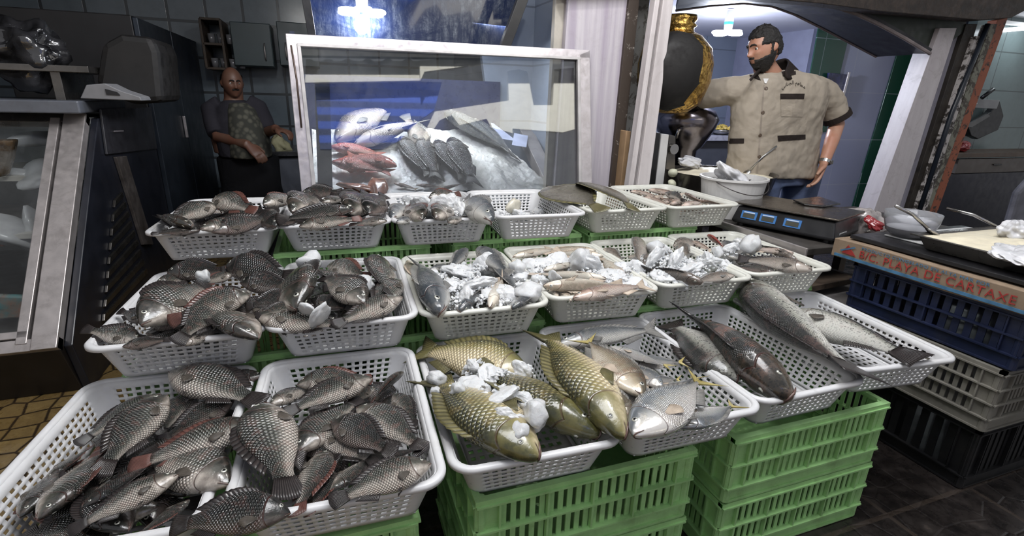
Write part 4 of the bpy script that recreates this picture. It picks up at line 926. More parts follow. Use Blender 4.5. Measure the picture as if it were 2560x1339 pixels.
# side room at the right edge
xw = ony(2300, 520, 3.55).x; zs_ = ony(2530, 45, 3.5).z; S(boxo('ceiling_side_room', (xk + 2.6, 3.1, zs_ + .04), (5.1, .9, .06), M['plaster'], bevel=0)); S(boxo('wall_side_room', (xw + 2, 3.55, 1.3), (4.0, .08, 2.6), M['tileT'], bevel=0))
# between the case and the kitchen: panel and posts
M['panel'] = streak_mat('streaked_white_panel', (.34, .30, .36), (.50, .47, .50), .45, 22, .12)
S(slab('wall_panel', [(1424, -40), (1578, -40), (1526, 475), (1386, 475)], 2.62, .05, M['panel']))
S(slab('trim_15', [(1392, -40), (1420, -40), (1382, 475), (1364, 475)], 2.66, .04, mat('cream_board', (.42, .39, .34), .5, var=.08, scale=20)))
S(slab('trim_16', [(1577, -40), (1603, -40), (1549, 475), (1524, 475)], 2.60, .07, peel_mat('chipped_brown_wood', (.045, .032, .024), (.30, .27, .24), .62)))
S(slab('trim_17', [(1602, -40), (1629, -40), (1572, 475), (1549, 475)], 2.68, .05, peel_mat('grey_worn_post', (.26, .26, .25), (.12, .11, .10), .55)))
a, c = ony(1683, 0, 2.48), ony(1640, 0, 2.48); pw = a.x - c.x
o = empty('door_post', (0, 0, 0)); tag(o, 'white grooved metal post standing between the fish stall and the kitchen', 'post')
pm = streak_mat('white_metal_post', (.46, .42, .42), (.58, .54, .54), .4, 25, .2)
for nm, p in (('front_face', [(1664, -40), (1690, -40), (1622, 475), (1592, 475)]), ('side_face', [(1644, -40), (1668, -40), (1598, 475), (1570, 475)])):
    slab(nm, p, 2.43 if nm[0] == 'f' else 2.442, .05, pm, o, bevel=.004)
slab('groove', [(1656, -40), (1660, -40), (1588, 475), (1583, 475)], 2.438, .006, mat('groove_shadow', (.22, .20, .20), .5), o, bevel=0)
# tile wall and struts behind the case
S(slab('wall_case_back', [(1180, -60), (1400, -60), (1372, 420), (1240, 420)], 3.45, .05, M['tileB']))
# ------------------------------------------------------------------ lamps
def emis(name, col, s):
    b = NB(name); b.set(col=(.8, .8, .8), emit=col, es=s); return b.m
M['glow'] = emis('lamp_glow', (.80, .86, 1.0), 16); M['glowt'] = emis('tube_glow', (.88, .93, 1.0), 6)
def cfl(u, w, y, label, R=.085, en=26):
    p = ony(u, w, y); o = empty('lamp', p); tag(o, label, 'lamp', 'white spiral lamps')
    bm = bmesh.new(); lathe(bm, [(0, .13), (.026, .13), (.030, .10), (.034, .05), (.030, 0), (.030, -.02), (0, -.02)], seg=20); meshobj('lamp_base', bm, M['whiteplastic'], o, smooth=True)
    bm = bmesh.new(); lathe(bm, [(.0345, .048), (.0348, .040), (.0335, .028)], seg=20); meshobj('band', bm, mat('teal_band', (.05, .30, .32), .4), o, smooth=True)
    bm = bmesh.new()
    for k in range(4):
        a0 = k * PI / 2; pts = []
        for t in range(9):
            a = a0 + (t / 8 - .5) * 1.2; r = R * (.35 + .65 * math.sin(PI * t / 8) ** .6); pts.append((math.cos(a) * r, math.sin(a) * r, -.03))
        tube(bm, pts, .012, 8)
    meshobj('tube', bm, M['glow'], o, smooth=True)
    bulb('lamp_light', p - Vector((0, 0, .09)), en, .05, (.80, .86, 1))
    return o
cfl(1820, 72, 3.5, 'glowing white lamp hanging from the kitchen ceiling beside the bearded man', .125, 50)
cfl(905, 12, 3.05, 'glowing white lamp built in place of the lamp reflection above the fish case', .11, 11)  # lamp added in front of the pane in place of a mirrored one
a, c = ony(2500, 76, 3.4), ony(2640, 64, 3.4); bm = bmesh.new(); tube(bm, [a, c], .018, 12)
o = empty('tube_lamp', a); tag(o, 'long white tube lamp at the top right corner', 'lamp'); x = meshobj('tube', bm, M['glowt'], o, smooth=True); x.matrix_parent_inverse = o.matrix_basis.inverted()
bm = bmesh.new(); box(bm, ((a.x + c.x) / 2, 3.44, (a.z + c.z) / 2 + .03), (c.x - a.x, .05, .03)); x = meshobj('lamp_housing', bm, M['whiteplastic'], o); x.matrix_parent_inverse = o.matrix_basis.inverted()
bulb('tube_light', ((a.x + c.x) / 2, 3.2, a.z - .05), 3, .05, (.85, .95, 1))
def keep(o, par):
    """child built in world coordinates stays where it is"""
    o.parent = par; bpy.context.view_layer.update(); o.matrix_parent_inverse = par.matrix_world.inverted(); return o
def thing(name, label, cat, group=None, loc=(0, 0, 0)):
    o = empty(name, loc); return tag(o, label, cat, group)
# ------------------------------------------------------------------ left: display freezer, fridge, cupboards, counter
fz = thing('display_freezer', 'long display freezer with slanted glass front at the left edge', 'freezer')
XF = -1.05; P0, P1, P2, P3, P4 = Vector((XF, 2.39, 0)), Vector((XF, 2.30, .235)), Vector((XF, 3.08, 1.09)), Vector((XF, 3.94, 1.09)), Vector((XF, 3.94, 0))
bm = bmesh.new(); prism(bm, [P0, P1, Vector((XF, 2.37, .25)), Vector((XF, 3.94, .25)), P4], (-1.9, 0, 0)); meshobj('base', bm, mat('brown_steel_base', (.022, .018, .016), .4, .3, var=.25, scale=8), fz, bevel=.004)
bm = bmesh.new(); prism(bm, [P1 + Vector((0, .03, 0)), P2 + Vector((0, .02, -.01)), P3, P4, P0], (.03, 0, 0)); meshobj('side_panel', bm, M['navy'], fz, bevel=.004)
bm = bmesh.new(); box(bm, (-2.0, 3.91, .67), (1.9, .05, .84)); box(bm, (-2.0, 3.5, 1.07), (1.9, .86, .03)); meshobj('back_panel', bm, mat('freezer_lining', (.24, .25, .25), .5, var=.15, scale=6, dirt=.3), fz)
sl = (P2 - P1).normalized(); nl = Vector((0, sl.z, -sl.y)) * -1; Lg = (P2 - P1).length
nl = Vector((0, -sl.z, sl.y))
def sbar(bm, x0, x1, s0, s1, th, out=0):
    c = P1 + sl * ((s0 + s1) / 2) + nl * (out); R = Matrix(((1, 0, 0), (0, sl.y, nl.y), (0, sl.z, nl.z))); 
    box(bm, (XF + (x0 + x1) / 2, c.y, c.z), (x1 - x0, s1 - s0, th), rot=R)
for nm, args in (('top_rail', (-1.9, 0, Lg - .05, Lg, .04)), ('bottom_rail', (-1.9, 0, 0, .05, .045)), ('corner_stile', (-.085, 0, 0, Lg, .05, .004)), ('door_stile', (-.135, -.098, .03, Lg - .03, .03, .012)), ('door_rail', (-1.9, -.10, .055, .085, .03, .012))):
    bm = bmesh.new(); sbar(bm, *args); meshobj(nm, bm, M['alu2'] if nm != 'top_rail' else M['dsteel'], fz, bevel=.003)
def thin_glass(name, ior=1.5, tint=(.92, .95, .95), dirt=.10, rough=.02):
    b = NB(name); b.t.nodes.remove(b.p)
    tr = b.n('ShaderNodeBsdfTransparent'); tr.inputs[0].default_value = (*tint, 1); gl = b.n('ShaderNodeBsdfGlossy'); gl.inputs['Roughness'].default_value = rough
    fr_ = b.n('ShaderNodeFresnel'); fr_.inputs[0].default_value = ior; mx = b.n('ShaderNodeMixShader'); b.lk(fr_.outputs[0], mx.inputs[0]); b.lk(tr.outputs[0], mx.inputs[1]); b.lk(gl.outputs[0], mx.inputs[2])
    df = b.n('ShaderNodeBsdfDiffuse'); df.inputs[0].default_value = (.5, .52, .55, 1); m2 = b.n('ShaderNodeMixShader')
    n = b.noise(5, 9, .8, b.co(), dist=1.2); b.lk(b.ramp(n, [(.45, 0), (.85, dirt)]), m2.inputs[0]); b.lk(mx.outputs[0], m2.inputs[1]); b.lk(df.outputs[0], m2.inputs[2]); b.lk(m2.outputs[0], b.out.inputs[0]); return b.m
bm = bmesh.new(); sbar(bm, -1.9, -.10, .06, Lg - .04, .004, -.006); meshobj('glass', bm, thin_glass('freezer_glass', 1.35, (.97, .98, .98), dirt=.07), fz)
bm = bmesh.new()
for z in (.56, .80): box(bm, (-2.0, 3.30 + (z - .56) * .3, z), (1.84, .80 - (z - .56) * .9, .022))
meshobj('shelf', bm, mat('white_shelf', (.44, .42, .38), .5, var=.1, dirt=.3), fz)
rnd = random.Random(3)
for i, (u, w, y, r) in enumerate(((105, 432, 3.15, .10), (60, 440, 3.2, .09), (90, 348, 3.3, .09), (40, 580, 3.0, .12), (85, 570, 3.05, .10))):
    p = ony(u, w, y); bm = bmesh.new(); lump(bm, p, r, 3, .3, rnd, (1.2, 1, .4)); tag(meshobj('frosted_bag', bm, mat('frosty_bag', (.40, .40, .40), .4, var=.1, coat=.4), smooth=True), 'frosted white bag inside the left freezer, ' + ('on the middle shelf near the frame', 'on the middle shelf further left', 'on the top shelf', 'below the middle shelf, left one', 'below the middle shelf, right one')[i], 'bag', 'frosted bags in the freezer')
o = slab('snack_bag', [(-20, 350), (36, 348), (26, 400), (12, 440), (-20, 446)], 3.02, .05, mat('brown_foil', (.16, .085, .025), .22, .4, var=.5, scale=30, col2=(.30, .26, .22), bump=.6, bs=20), bevel=.012); tag(o, 'shiny brown and gold snack bag standing in the left freezer', 'bag')
o = slab('packet', [(-20, 738), (96, 742), (88, 792), (-20, 800)], 2.62, .03, mat('teal_packet', (.07, .20, .20), .3, var=.3, scale=12, col2=(.30, .12, .06), coat=.6), bevel=.008); tag(o, 'teal packet with orange print at the bottom of the left freezer', 'packet')
o = slab('frozen_fillet', [(-10, 600), (40, 596), (46, 608), (0, 618)], 3.02, .05, mat('orange_fillet_f', (.36, .16, .08), .4, var=.3), bevel=.006); tag(o, 'orange frozen fillet lying on the lower freezer shelf', 'fillet')
# louvre and strip on the freezer's side
lo = [( (282, 486), (304, 486)), ((254, 806), (372, 700))]
for k in range(9):
    f0, f1 = k / 9, (k + .5) / 9
    pl = [Vector((282, 500)).lerp(Vector((252, 820)), f) for f in (f0, f1)]; pr = [Vector((300, 480)).lerp(Vector((368, 694)), f) for f in (f0, f1)]
    bm = bmesh.new(); prism(bm, [onx(p.x, p.y, XF + .031) for p in (pl[0], pr[0], pr[1], pl[1])], (.012, 0, 0)); meshobj('louvre_slat', bm, M['dsteel'], fz, bevel=.002)
bm = bmesh.new(); prism(bm, [onx(*p, XF + .031) for p in ((282, 392), (308, 390), (376, 610), (352, 612))], (.016, 0, 0)); meshobj('metal_strip', bm, mat('scratched_strip', (.13, .115, .11), .45, .5, var=.3, dirt=.4), fz, bevel=.002)
bm = bmesh.new(); prism(bm, [onx(*p, XF + .031) for p in ((246, 272), (372, 268), (388, 372), (262, 386))], (.012, 0, 0)); meshobj('control_box', bm, mat('dark_control_panel', (.028, .028, .034), .4, var=.2), fz, bevel=.003)
bm = bmesh.new(); prism(bm, [onx(*p, XF + .044) for p in ((284, 326), (306, 325), (306, 329), (284, 330))], (.006, 0, 0)); meshobj('handle', bm, M['alu'], fz)
o = boxo('counter_slab', (-2.0, 3.25, 1.135), (1.94, .62, .055), mat('grey_worktop', (.13, .14, .165), .4, .2, var=.1, dirt=.3), bevel=.006); tag(o, 'grey metal counter top lying over the left freezer', 'counter')
o = thing('counter_scale', 'grey flat scale with a sloped edge at the end of the left counter', 'scale')
bm = bmesh.new(); a = ony(240, 215, 3.0); prism(bm, [ony(u, w, 3.0) for u, w in ((215, 212), (262, 208), (300, 226), (350, 242), (354, 252), (200, 246))], (0, .35, 0)); meshobj('housing', bm, mat('grey_enamel', (.20, .20, .21), .4, var=.1), o, bevel=.004)
bm = bmesh.new(); prism(bm, [ony(u, w, 2.994) for u, w in ((262, 222), (292, 230), (300, 238), (266, 236))], (0, .006, 0)); meshobj('display', bm, M['black'], o)
bm = bmesh.new(); prism(bm, [ony(u, w, 3.15) for u, w in ((252, 110), (300, 84), (380, 92), (396, 130), (408, 255), (330, 262), (236, 215))], (0, .4, 0)); o = meshobj('covered_machine', bm, mat('black_cover', (.007, .006, .006), .65, var=.3), bevel=.03); tag(o, 'machine under a black cover standing behind the left counter', 'machine')
bm = bmesh.new(); lump(bm, ony(48, 130, 3.2), .19, 4, .7, random.Random(9), (1.1, .7, .6)); o = meshobj('plastic_bag', bm, mat('clear_black_bag', (.03, .03, .033), .12, var=.5, coat=1, bump=.9, bs=14), smooth=True); tag(o, 'crumpled shiny plastic bag on the shelf at the top left', 'bag')
o = boxo('shelf_board', (-2.0, 3.3, 1.30), (2.0, .5, .03), M['dsteel']); tag(o, 'dark metal shelf under the crumpled plastic bag', 'shelf')
for i in range(2): keep(boxo('shelf_bracket', (-2.9 + i * 1.75, 3.3, 1.22), (.04, .4, .14), M['dsteel']), o)
bulb('freezer_fill', (-1.7, 3.0, .98), 2.2, .05, (.9, .95, 1))  # unseen point light added to brighten the freezer inside
fr_ = thing('tall_fridge', 'tall dark blue steel fridge with two doors behind the left freezer', 'fridge')
XG = -1.0; ya, yb, yc = onx(320, 30, XG).y, onx(425, 71, XG).y, onx(490, 100, XG).y; ya = max(ya, 3.97); zt = 1.64; zm = .95
fm = mat('blue_steel', (.028, .036, .050), .38, .35, var=.15, scale=4)
bm = bmesh.new(); box(bm, (XG - .36, (ya + yc) / 2, zt / 2), (.66, yc - ya, zt)); meshobj('cabinet', bm, mat('black_cabinet_side', (.010, .009, .010), .5, var=.2), fr_, bevel=.006)
for y0, y1 in ((ya, yb), (yb, yc)):
    d = boxo('door', (XG - .015, (y0 + y1) / 2, zt / 2 + .04), (.03, y1 - y0 - .012, zt - .1), fm, fr_, bevel=.005)
    h = boxo('handle', (XG + .012, y1 - .09, zm), (.02, .02, .16), M['alu'], bevel=.004); h.parent = d
for i, (u0, u1) in enumerate(((572, 686), (689, 800))):
    cu = thing('wall_cupboard', 'dull teal wall cupboard high on the back wall, ' + ('left of two' if i == 0 else 'right of two behind the case frame'), 'cupboard', 'teal wall cupboards')
    p, q = ony(u0, 52, 5.3), ony(u1, 168, 5.3); tm = mat('teal_laminate', (.04, .062, .068), .35, var=.1, scale=5)
    boxo('carcass', ((p.x + q.x) / 2, 5.5, (p.z + q.z) / 2), (q.x - p.x, .36, p.z - q.z), tm, cu)
    d = boxo('door', ((p.x + q.x) / 2, 5.31, (p.z + q.z) / 2), (q.x - p.x - .008, .02, p.z - q.z - .01), tm, cu)
    hx = q.x - .06 if i == 0 else p.x + .06
    bm = bmesh.new(); tube(bm, [(hx, 5.295, q.z + .05), (hx, 5.27, q.z + .08), (hx, 5.27, q.z + .16), (hx, 5.295, q.z + .19)], .006, 8); h = meshobj('handle', bm, M['alu2'], smooth=True); h.parent = d
sh = thing('open_shelf', 'dark open wall shelf with glassware left of the teal cupboards', 'shelf'); p, q = ony(498, 45, 5.3), ony(566, 172, 5.3)
for z in (p.z, (p.z + q.z) / 2, q.z): boxo('board', ((p.x + q.x) / 2, 5.48, z), (q.x - p.x, .36, .02), M['wood'], sh)
for x in (p.x, q.x): boxo('side', (x, 5.48, (p.z + q.z) / 2), (.02, .36, p.z - q.z), M['wood'], sh)
for j, z in enumerate(((p.z + q.z) / 2 + .01, q.z + .01)):
    for i in range(4):
        bm = bmesh.new(); lathe(bm, [(.0, 0), (.024, 0), (.030, .075), (.027, .075), (.022, .006), (0, .006)], (p.x + .06 + i * .07, 5.36, z), 12); tag(meshobj('drinking_glass', bm, mat('grey_glassware', (.16, .16, .17), .1, coat=1), smooth=True), 'small glass on the ' + ('upper' if j == 0 else 'lower') + ' board of the dark open shelf', 'glass', ('glasses on the upper board' if j == 0 else 'glasses on the lower board'))
p = ony(618, 385, 4.9)
ct = thing('kitchen_counter', 'dark kitchen counter with pale front behind the man in black trousers', 'counter')
boxo('worktop', (p.x + .55, 5.2, p.z), (1.3, .62, .04), mat('dark_stone', (.05, .05, .055), .25, var=.3), ct); boxo('front', (p.x + .57, 5.22, p.z / 2 - .01), (1.22, .55, p.z - .04), mat('grey_tile_front', (.13, .14, .17), .4, var=.1), ct)
bm = bmesh.new(); c = ony(700, 352, 4.95); lump(bm, (c.x, c.y + .05, p.z + .06), .09, 3, .6, random.Random(5), (1, .7, .8)); o = meshobj('cloth', bm, mat('pale_yellow_cloth', (.38, .36, .22), .8, var=.2), smooth=True); tag(o, 'crumpled pale yellow cloth on the dark kitchen counter', 'cloth')
# ------------------------------------------------------------------ glass fish case in the middle
case = thing('fish_case', 'glass fronted display case full of ice and fish in an aluminium frame', 'display case')
YB, ZBm, TA = 2.455, .66, math.radians(9.0)
def casept(u, w):
    """pixel on the tilted glass plane"""
    d = ray(u, w); n = Vector((0, -math.cos(TA), math.sin(TA))); p0 = Vector((0, YB, ZBm)); o = Vector((0, 0, H)); return o + d * ((p0 - o).dot(n) / d.dot(n))
cn = Vector((0, -math.cos(TA), math.sin(TA)))
def cslab(name, pix, th, m, par, off=0, bevel=.003):
    bm = bmesh.new(); prism(bm, [casept(u, w) + cn * off for u, w in pix], -cn * th); return meshobj(name, bm, m, par, bevel=bevel)
for nm, p in (('top_rail', [(713, 83), (1475, 125), (1475, 146), (716, 108)]), ('left_stile', [(713, 83), (742, 100), (792, 560), (762, 560)]), ('right_stile', [(1449, 136), (1475, 125), (1482, 560), (1454, 560)])):
    cslab(nm, p, .035, M['alu'], case)
for nm, p in (('top_bead', [(742, 108), (1451, 143), (1451, 150), (744, 116)]), ('left_bead', [(742, 110), (752, 116), (800, 560), (790, 560)]), ('right_bead', [(1443, 147), (1450, 147), (1455, 560), (1447, 560)])):
    cslab(nm, p, .02, mat('pale_bead', (.50, .48, .48), .4, .4), case, .006, .002)
bm = bmesh.new(); pts = [casept(728, 115) + cn * .012, casept(742, 200) + cn * .014, casept(754, 320) + cn * .012]; tube(bm, pts, .004, 8); meshobj('handle_wire', bm, mat('rusty_wire', (.10, .07, .06), .5, .5), case, smooth=True)
cslab('glass', [(748, 112), (1449, 148), (1453, 540), (796, 540)], .004, thin_glass('case_glass', 1.95, (.94, .96, .97), dirt=.09), case, -.015, 0)
x0, x1 = -.10, 1.34
area('case_fill', (.62, 3.17, 1.62), (.60, 2.95, .8), 1.0, .10, 14, (.94, .97, 1))  # unseen area light added behind the pane to brighten the ice
bm = bmesh.new(); box(bm, ((x0 + x1) / 2, 2.95, .33), (x1 - x0, .92, .62)); meshobj('cabinet', bm, M['dsteel'], case, bevel=.006)
bm = bmesh.new(); prism(bm, [(x0, 2.50, .66), (x0, 2.62, 1.48), (x0, 3.4, 1.35), (x0, 3.4, .66)], (.02, 0, 0)); meshobj('side_panel', bm, mat('blue_black_side', (.012, .02, .05), .2, coat=.5), case)
bm = bmesh.new(); prism(bm, [ony(u, w, 2.72) for u, w in ((786, 196), (824, 200), (832, 480), (795, 480))], (0, .03, 0)); meshobj('inner_post', bm, mat('slate_blue_post', (.035, .05, .10), .3, coat=.3), case)
bm = bmesh.new(); box(bm, (.52, 3.43, 1.0), (1.24, .03, .66)); meshobj('back_panel', bm, mat('dark_blue_back', (.015, .022, .07), .3, coat=.3), case)
def ib(x, y): return .70 + (y - 2.50) * .36 + .018 * noise.noise(Vector((x * 6, y * 6, 2))) + .010 * noise.noise(Vector((x * 22, y * 22, 5))) - max(0, x - .95) * .10
def onice(u, w, up=0):
    d = ray(u, w); o = Vector((0, 0, H)); t = 2.4 / d.y
    for i in range(400):
        p = o + d * t
        if p.z <= .70 + (p.y - 2.50) * .36 - max(0, p.x - .95) * .10 + up: break
        t += .003
    return p
bm = bmesh.new(); nx_, ny_ = 90, 60
def xr(y): return 1.20 - (3.38 - y) * -.16
g = []
for i in range(nx_ + 1):
    row = []
    for j in range(ny_ + 1):
        y = 2.50 + .88 * j / ny_; x = -.06 + (1.30 - (y - 2.5) * .28 + .06) * i / nx_; row.append(bm.verts.new((x, y, ib(x, y) + .004 * random.random())))
    g.append(row)
for i in range(nx_):
    for j in range(ny_): bm.faces.new((g[i][j], g[i + 1][j], g[i + 1][j + 1], g[i][j + 1]))
bot = [(g[0][0], g[nx_][0]), ]
edge = [g[i][0] for i in range(nx_ + 1)] + [g[nx_][j] for j in range(1, ny_ + 1)] + [g[i][ny_] for i in range(nx_ - 1, -1, -1)] + [g[0][j] for j in range(ny_ - 1, 0, -1)]
low = [bm.verts.new((v.co.x, v.co.y, .64)) for v in edge]
for i in range(len(edge)): j = (i + 1) % len(edge); bm.faces.new((edge[i], edge[j], low[j], low[i]))
bm.faces.new(low)
o = meshobj('ice_bed', bm, mat('snowy_ice', (.66, .66, .64), .45, var=.05, scale=20, bump=.8, bs=60, coat=.2)); tag(o, 'bed of crushed ice sloping up inside the glass case', 'ice', None, 'stuff')
bm = bmesh.new(); prism(bm, [onice(1300, 322, .03), onice(1332, 322, .03), onice(1402, 465, .03), onice(1372, 470, .03)], (0, 0, -.09)); meshobj('inner_rail', bm, M['alu2'], case, bevel=.003)
# struts, mirror pane behind the frame
S(slab('trim_18', [(744, -60), (766, -60), (792, 100), (772, 100)], 2.72, .04, M['black']))
S(slab('trim_19', [(1316, -60), (1344, -60), (1276, 120), (1250, 120)], 2.75, .04, M['black']))
b = NB('dusty_dark_pane'); n = b.noise(3.5, 9, .8, b.co(), dist=1.5); mp = b.n('ShaderNodeMapping'); b.lk(b.co(), mp.inputs[0]); mp.inputs['Scale'].default_value = (26, 1, 5); n2 = b.noise(1, 8, .8, mp.outputs[0])
k = b.math('MULTIPLY', b.ramp(n, [(.42, 0), (.72, 1)]), b.ramp(n2, [(.45, .1), (.7, 1)])); b.set(col=b.mix(k, (.010, .016, .045), (.22, .25, .28)), rough=b.ramp(k, [(0, .06), (.5, .35)]), coat=.5)
pn = slab('window_1', [(766, -60), (1318, -60), (1254, 118), (792, 100)], 3.10, .012, b.m, bevel=0); S(pn)
def cf(kind, hu, hw, tu, tw, up, side, roll, bend, label, grp, up2=None):
    put_fish(kind, onice(hu, hw, up), onice(tu, tw, up if up2 is None else up2), side, roll, bend, label, grp, .70 if kind == 'dark' else 1)
g1, g2, g3 = 'large grey groupers on ice', 'dark bream hanging heads up on ice', 'red snappers on ice'
for a in (('grouper', 840, 352, 985, 262, .06, 'R', 20, .25, 'large grey grouper at the upper left on the case ice', g1, .09),
          ('grouper', 885, 366, 1070, 300, .05, 'R', -10, .2, 'cut open pale grouper lying beside the large grey one', g1, .10),
          ('grouper', 1070, 385, 1010, 285, .03, 'L', 20, .2, 'grey grouper right of the cut open one', g1, .12),
          ('bass', 1112, 282, 1285, 392, .10, 'L', 25, .25, 'big brown grey fish slanting down at the right of the ice', g1, .04),
          ('bass', 1180, 302, 1292, 398, .05, 'L', 25, .15, 'second brown grey fish just right of the big slanting one', g1, .03),
          ('red', 826, 366, 962, 388, .05, 'R', 20, .1, 'red snapper uppermost at the left of the ice', g3),
          ('red', 828, 404, 985, 432, .05, 'R', 20, .1, 'pale bellied red snapper lowest of the three', g3),
          ('red', 992, 415, 860, 386, .07, 'L', 25, .1, 'bright red snapper with its head to the right', g3),
          ('dark', 1002, 342, 1080, 448, .05, 'L', 15, .1, 'dark bream hanging head up, leftmost of four', g2),
          ('dark', 1055, 344, 1092, 450, .06, 'L', 15, .1, 'dark bream hanging head up, second from the left', g2),
          ('dark', 1090, 350, 1165, 455, .06, 'L', 15, .1, 'dark bream hanging head up, third from the left', g2),
          ('dark', 1128, 345, 1188, 466, .07, 'L', 15, .15, 'dark bream hanging head up, rightmost of four', g2),
          ('mullet', 985, 458, 1045, 474, .02, 'R', 20, .1, 'small pink fish at the foot of the ice, leftmost', 'small pink fish at the foot of the ice'),
          ('mullet', 1040, 462, 1105, 468, .03, 'R', 20, .1, 'small pink fish below the dark bream tails', 'small pink fish at the foot of the ice'),
          ('mullet', 1095, 476, 1160, 458, .03, 'L', 20, .1, 'small pinkish fish at the right end of the front group', 'small pink fish at the foot of the ice')): cf(*a)
for i, (u, w, r, lb) in enumerate(((895, 470, .075, 'orange fish fillet at the front left of the ice'), (945, 476, .085, 'second orange fillet overlapping the first on the ice'))):
    bm = bmesh.new(); lump(bm, onice(u, w, .025), r, 3, .3, random.Random(i + 2), (1.2, .6, .3)); tag(meshobj('fish_fillet', bm, mat('orange_fillet', (.42, .12, .045), .25, var=.3, scale=14, coat=.5), smooth=True), lb, 'fillet', 'orange fillets')
for i, (p, lb) in enumerate((([(1225, 302), (1278, 342), (1290, 352), (1240, 345)], 'small pale blue card stuck in the ice left of another'), ([(1286, 333), (1320, 340), (1316, 368), (1280, 362)], 'pale blue card at the right of the ice'))):
    bm = bmesh.new(); prism(bm, [onice(u, w, .05) for u, w in p], (0, .003, .002)); tag(meshobj('price_card', bm, mat('pale_blue_card', (.42, .46, .62), .4)), lb, 'card', 'price cards')
# ------------------------------------------------------------------ the street behind the camera, seen in the case glass
def mirror(u, w, Y):
    p = casept(u, w); d = ray(u, w).normalized(); r = d - cn * (2 * d.dot(cn)); return p + r * ((Y - p.y) / r.y)
M['awn'] = mat('white_corrugated_sheet', (.80, .79, .74), .6, var=.04, scale=6); b = NB('blue_shutter'); w_ = b.n('ShaderNodeTexWave'); w_.bands_direction = 'Z'; w_.inputs['Scale'].default_value = 1.6; b.lk(b.co(), w_.inputs[0]); b.set(col=b.ramp(w_.outputs[0], [(.3, (.012, .03, .12)), (.6, (.03, .09, .48))]), rough=.5); M['shut'] = b.m
def mslab(name, pix, Y, th, m, label, cat, group=None):
    bm = bmesh.new(); prism(bm, [mirror(u, w, Y) for u, w in pix], (0, -th, 0)); tag(meshobj(name, bm, m), label, cat, group)
scal = [(765 + i * 10, 142 + (4 if i % 5 in (0, 1) else 9)) for i in range(30)]
ga = 'white sheets reflected in the case glass'
mslab('awning', [(762, 205)] + scal + [(1055, 200)], -2.4, .06, M['awn'], 'scalloped white awning across the street, reflected at the top left of the case glass', 'awning', ga)
mslab('awning', [(1052, 200), (1050, 150), (1262, 140), (1255, 152), (1062, 178)], -2.3, .06, M['awn'], 'white awning edge slanting upwards in the reflection', 'awning', ga)
mslab('facade_panel', [(1275, 320), (1272, 176), (1300, 172), (1320, 178), (1336, 262), (1384, 262), (1388, 172), (1440, 168), (1448, 320), (1410, 330)], -2.5, .08, M['awn'], 'white ribbed wall sheet reflected at the right of the case glass', 'facade panel', ga)
mslab('facade_panel', [(1088, 278), (1276, 250), (1284, 332), (1230, 318), (1218, 296), (1150, 312), (1130, 286), (1100, 300), (1066, 352), (1060, 338)], -2.35, .08, M['awn'], 'white slanting wall sheet reflected low in the case glass', 'facade panel', ga)
mslab('roller_shutter', [(786, 196), (1106, 204), (1086, 275), (1050, 300), (1000, 350), (960, 372), (800, 372)], -2.6, .08, M['shut'], 'blue roller shutter across the street, reflected in the case glass', 'shutter')
mslab('market_wall', [(640, 60), (1600, 60), (1600, 150), (640, 135)], -2.2, .08, M['vdark'], 'dark canopy underside reflected along the top of the case glass', 'canopy')
# ------------------------------------------------------------------ right: scale, table, crate stack with box, pans
tb = thing('side_table', 'low wooden table with a metal edge carrying the black scale', 'table')
boxo('tabletop', (2.42, 1.82, .655), (1.12, .66, .03), mat('dirty_grey_top', (.045, .040, .036), .5, var=.3, dirt=.5, dirtcol=(.03, .025, .02)), tb)
boxo('edge_strip', (1.855, 1.82, .655), (.012, .66, .036), M['alu2'], tb)
for x in (1.92, 2.90):
    for y in (1.55, 2.10): boxo('leg', (x, y, .32), (.05, .05, .64), M['wood'], tb)
for i, (z, w_, mm) in enumerate(((.50, .30, 'wood'), (.44, .55, 'greyboard'))):
    if mm == 'greyboard': M[mm] = mat('grey_weathered_board', (.20, .185, .18), .6, var=.2, scale=10, dirt=.4, bump=.2)
    o = boxo('wooden_plank', (2.0 + i * .12, 1.62 + i * .02, z), (.36 + i * .2, w_, .028), M[mm], rz=.1); tag(o, ('dark brown plank' if i == 0 else 'weathered grey board') + ' lying under the table beside the blue crate', 'plank')
SCo = Vector((1.866, 1.937, .671)); su = Vector((.155, -.424, 0)).normalized(); sv = Vector((.424, .155, 0)).normalized(); R = Matrix((su, sv, Vector((0, 0, 1)))).transposed()
sc = thing('digital_scale', 'black digital shop scale with a steel platter and three blue framed displays', 'scale')
def spt(a, b_, c): return SCo + su * a + sv * b_ + Vector((0, 0, c))
bm = bmesh.new(); L, D = .451, .30
A = [spt(0, 0, .012), spt(L, 0, .012), spt(L, D, .012), spt(0, D, .012)]; Bq = [spt(-.006, -.006, .022), spt(L + .006, -.006, .022), spt(L + .006, D, .022), spt(-.006, D, .022)]; Cq = [spt(.01, .015, .093), spt(L - .01, .015, .093), spt(L - .01, D - .01, .093), spt(.01, D - .01, .093)]
vs = [[bm.verts.new(p) for p in q] for q in (A, Bq, Cq)]
for a, b_ in zip(vs, vs[1:]):
    for k in range(4): bm.faces.new((a[k], a[(k + 1) % 4], b_[(k + 1) % 4], b_[k]))
bm.faces.new(vs[0]); bm.faces.new(vs[2]); meshobj('housing', bm, M['black'], sc, bevel=.006)
bm = bmesh.new()
for a, b_ in ((.03, .03), (L - .03, .03), (.03, D - .03), (L - .03, D - .03)): lathe(bm, [(0, 0), (.018, 0), (.018, .014), (0, .014)], spt(a, b_, 0), 14)
meshobj('foot', bm, M['black'], sc)
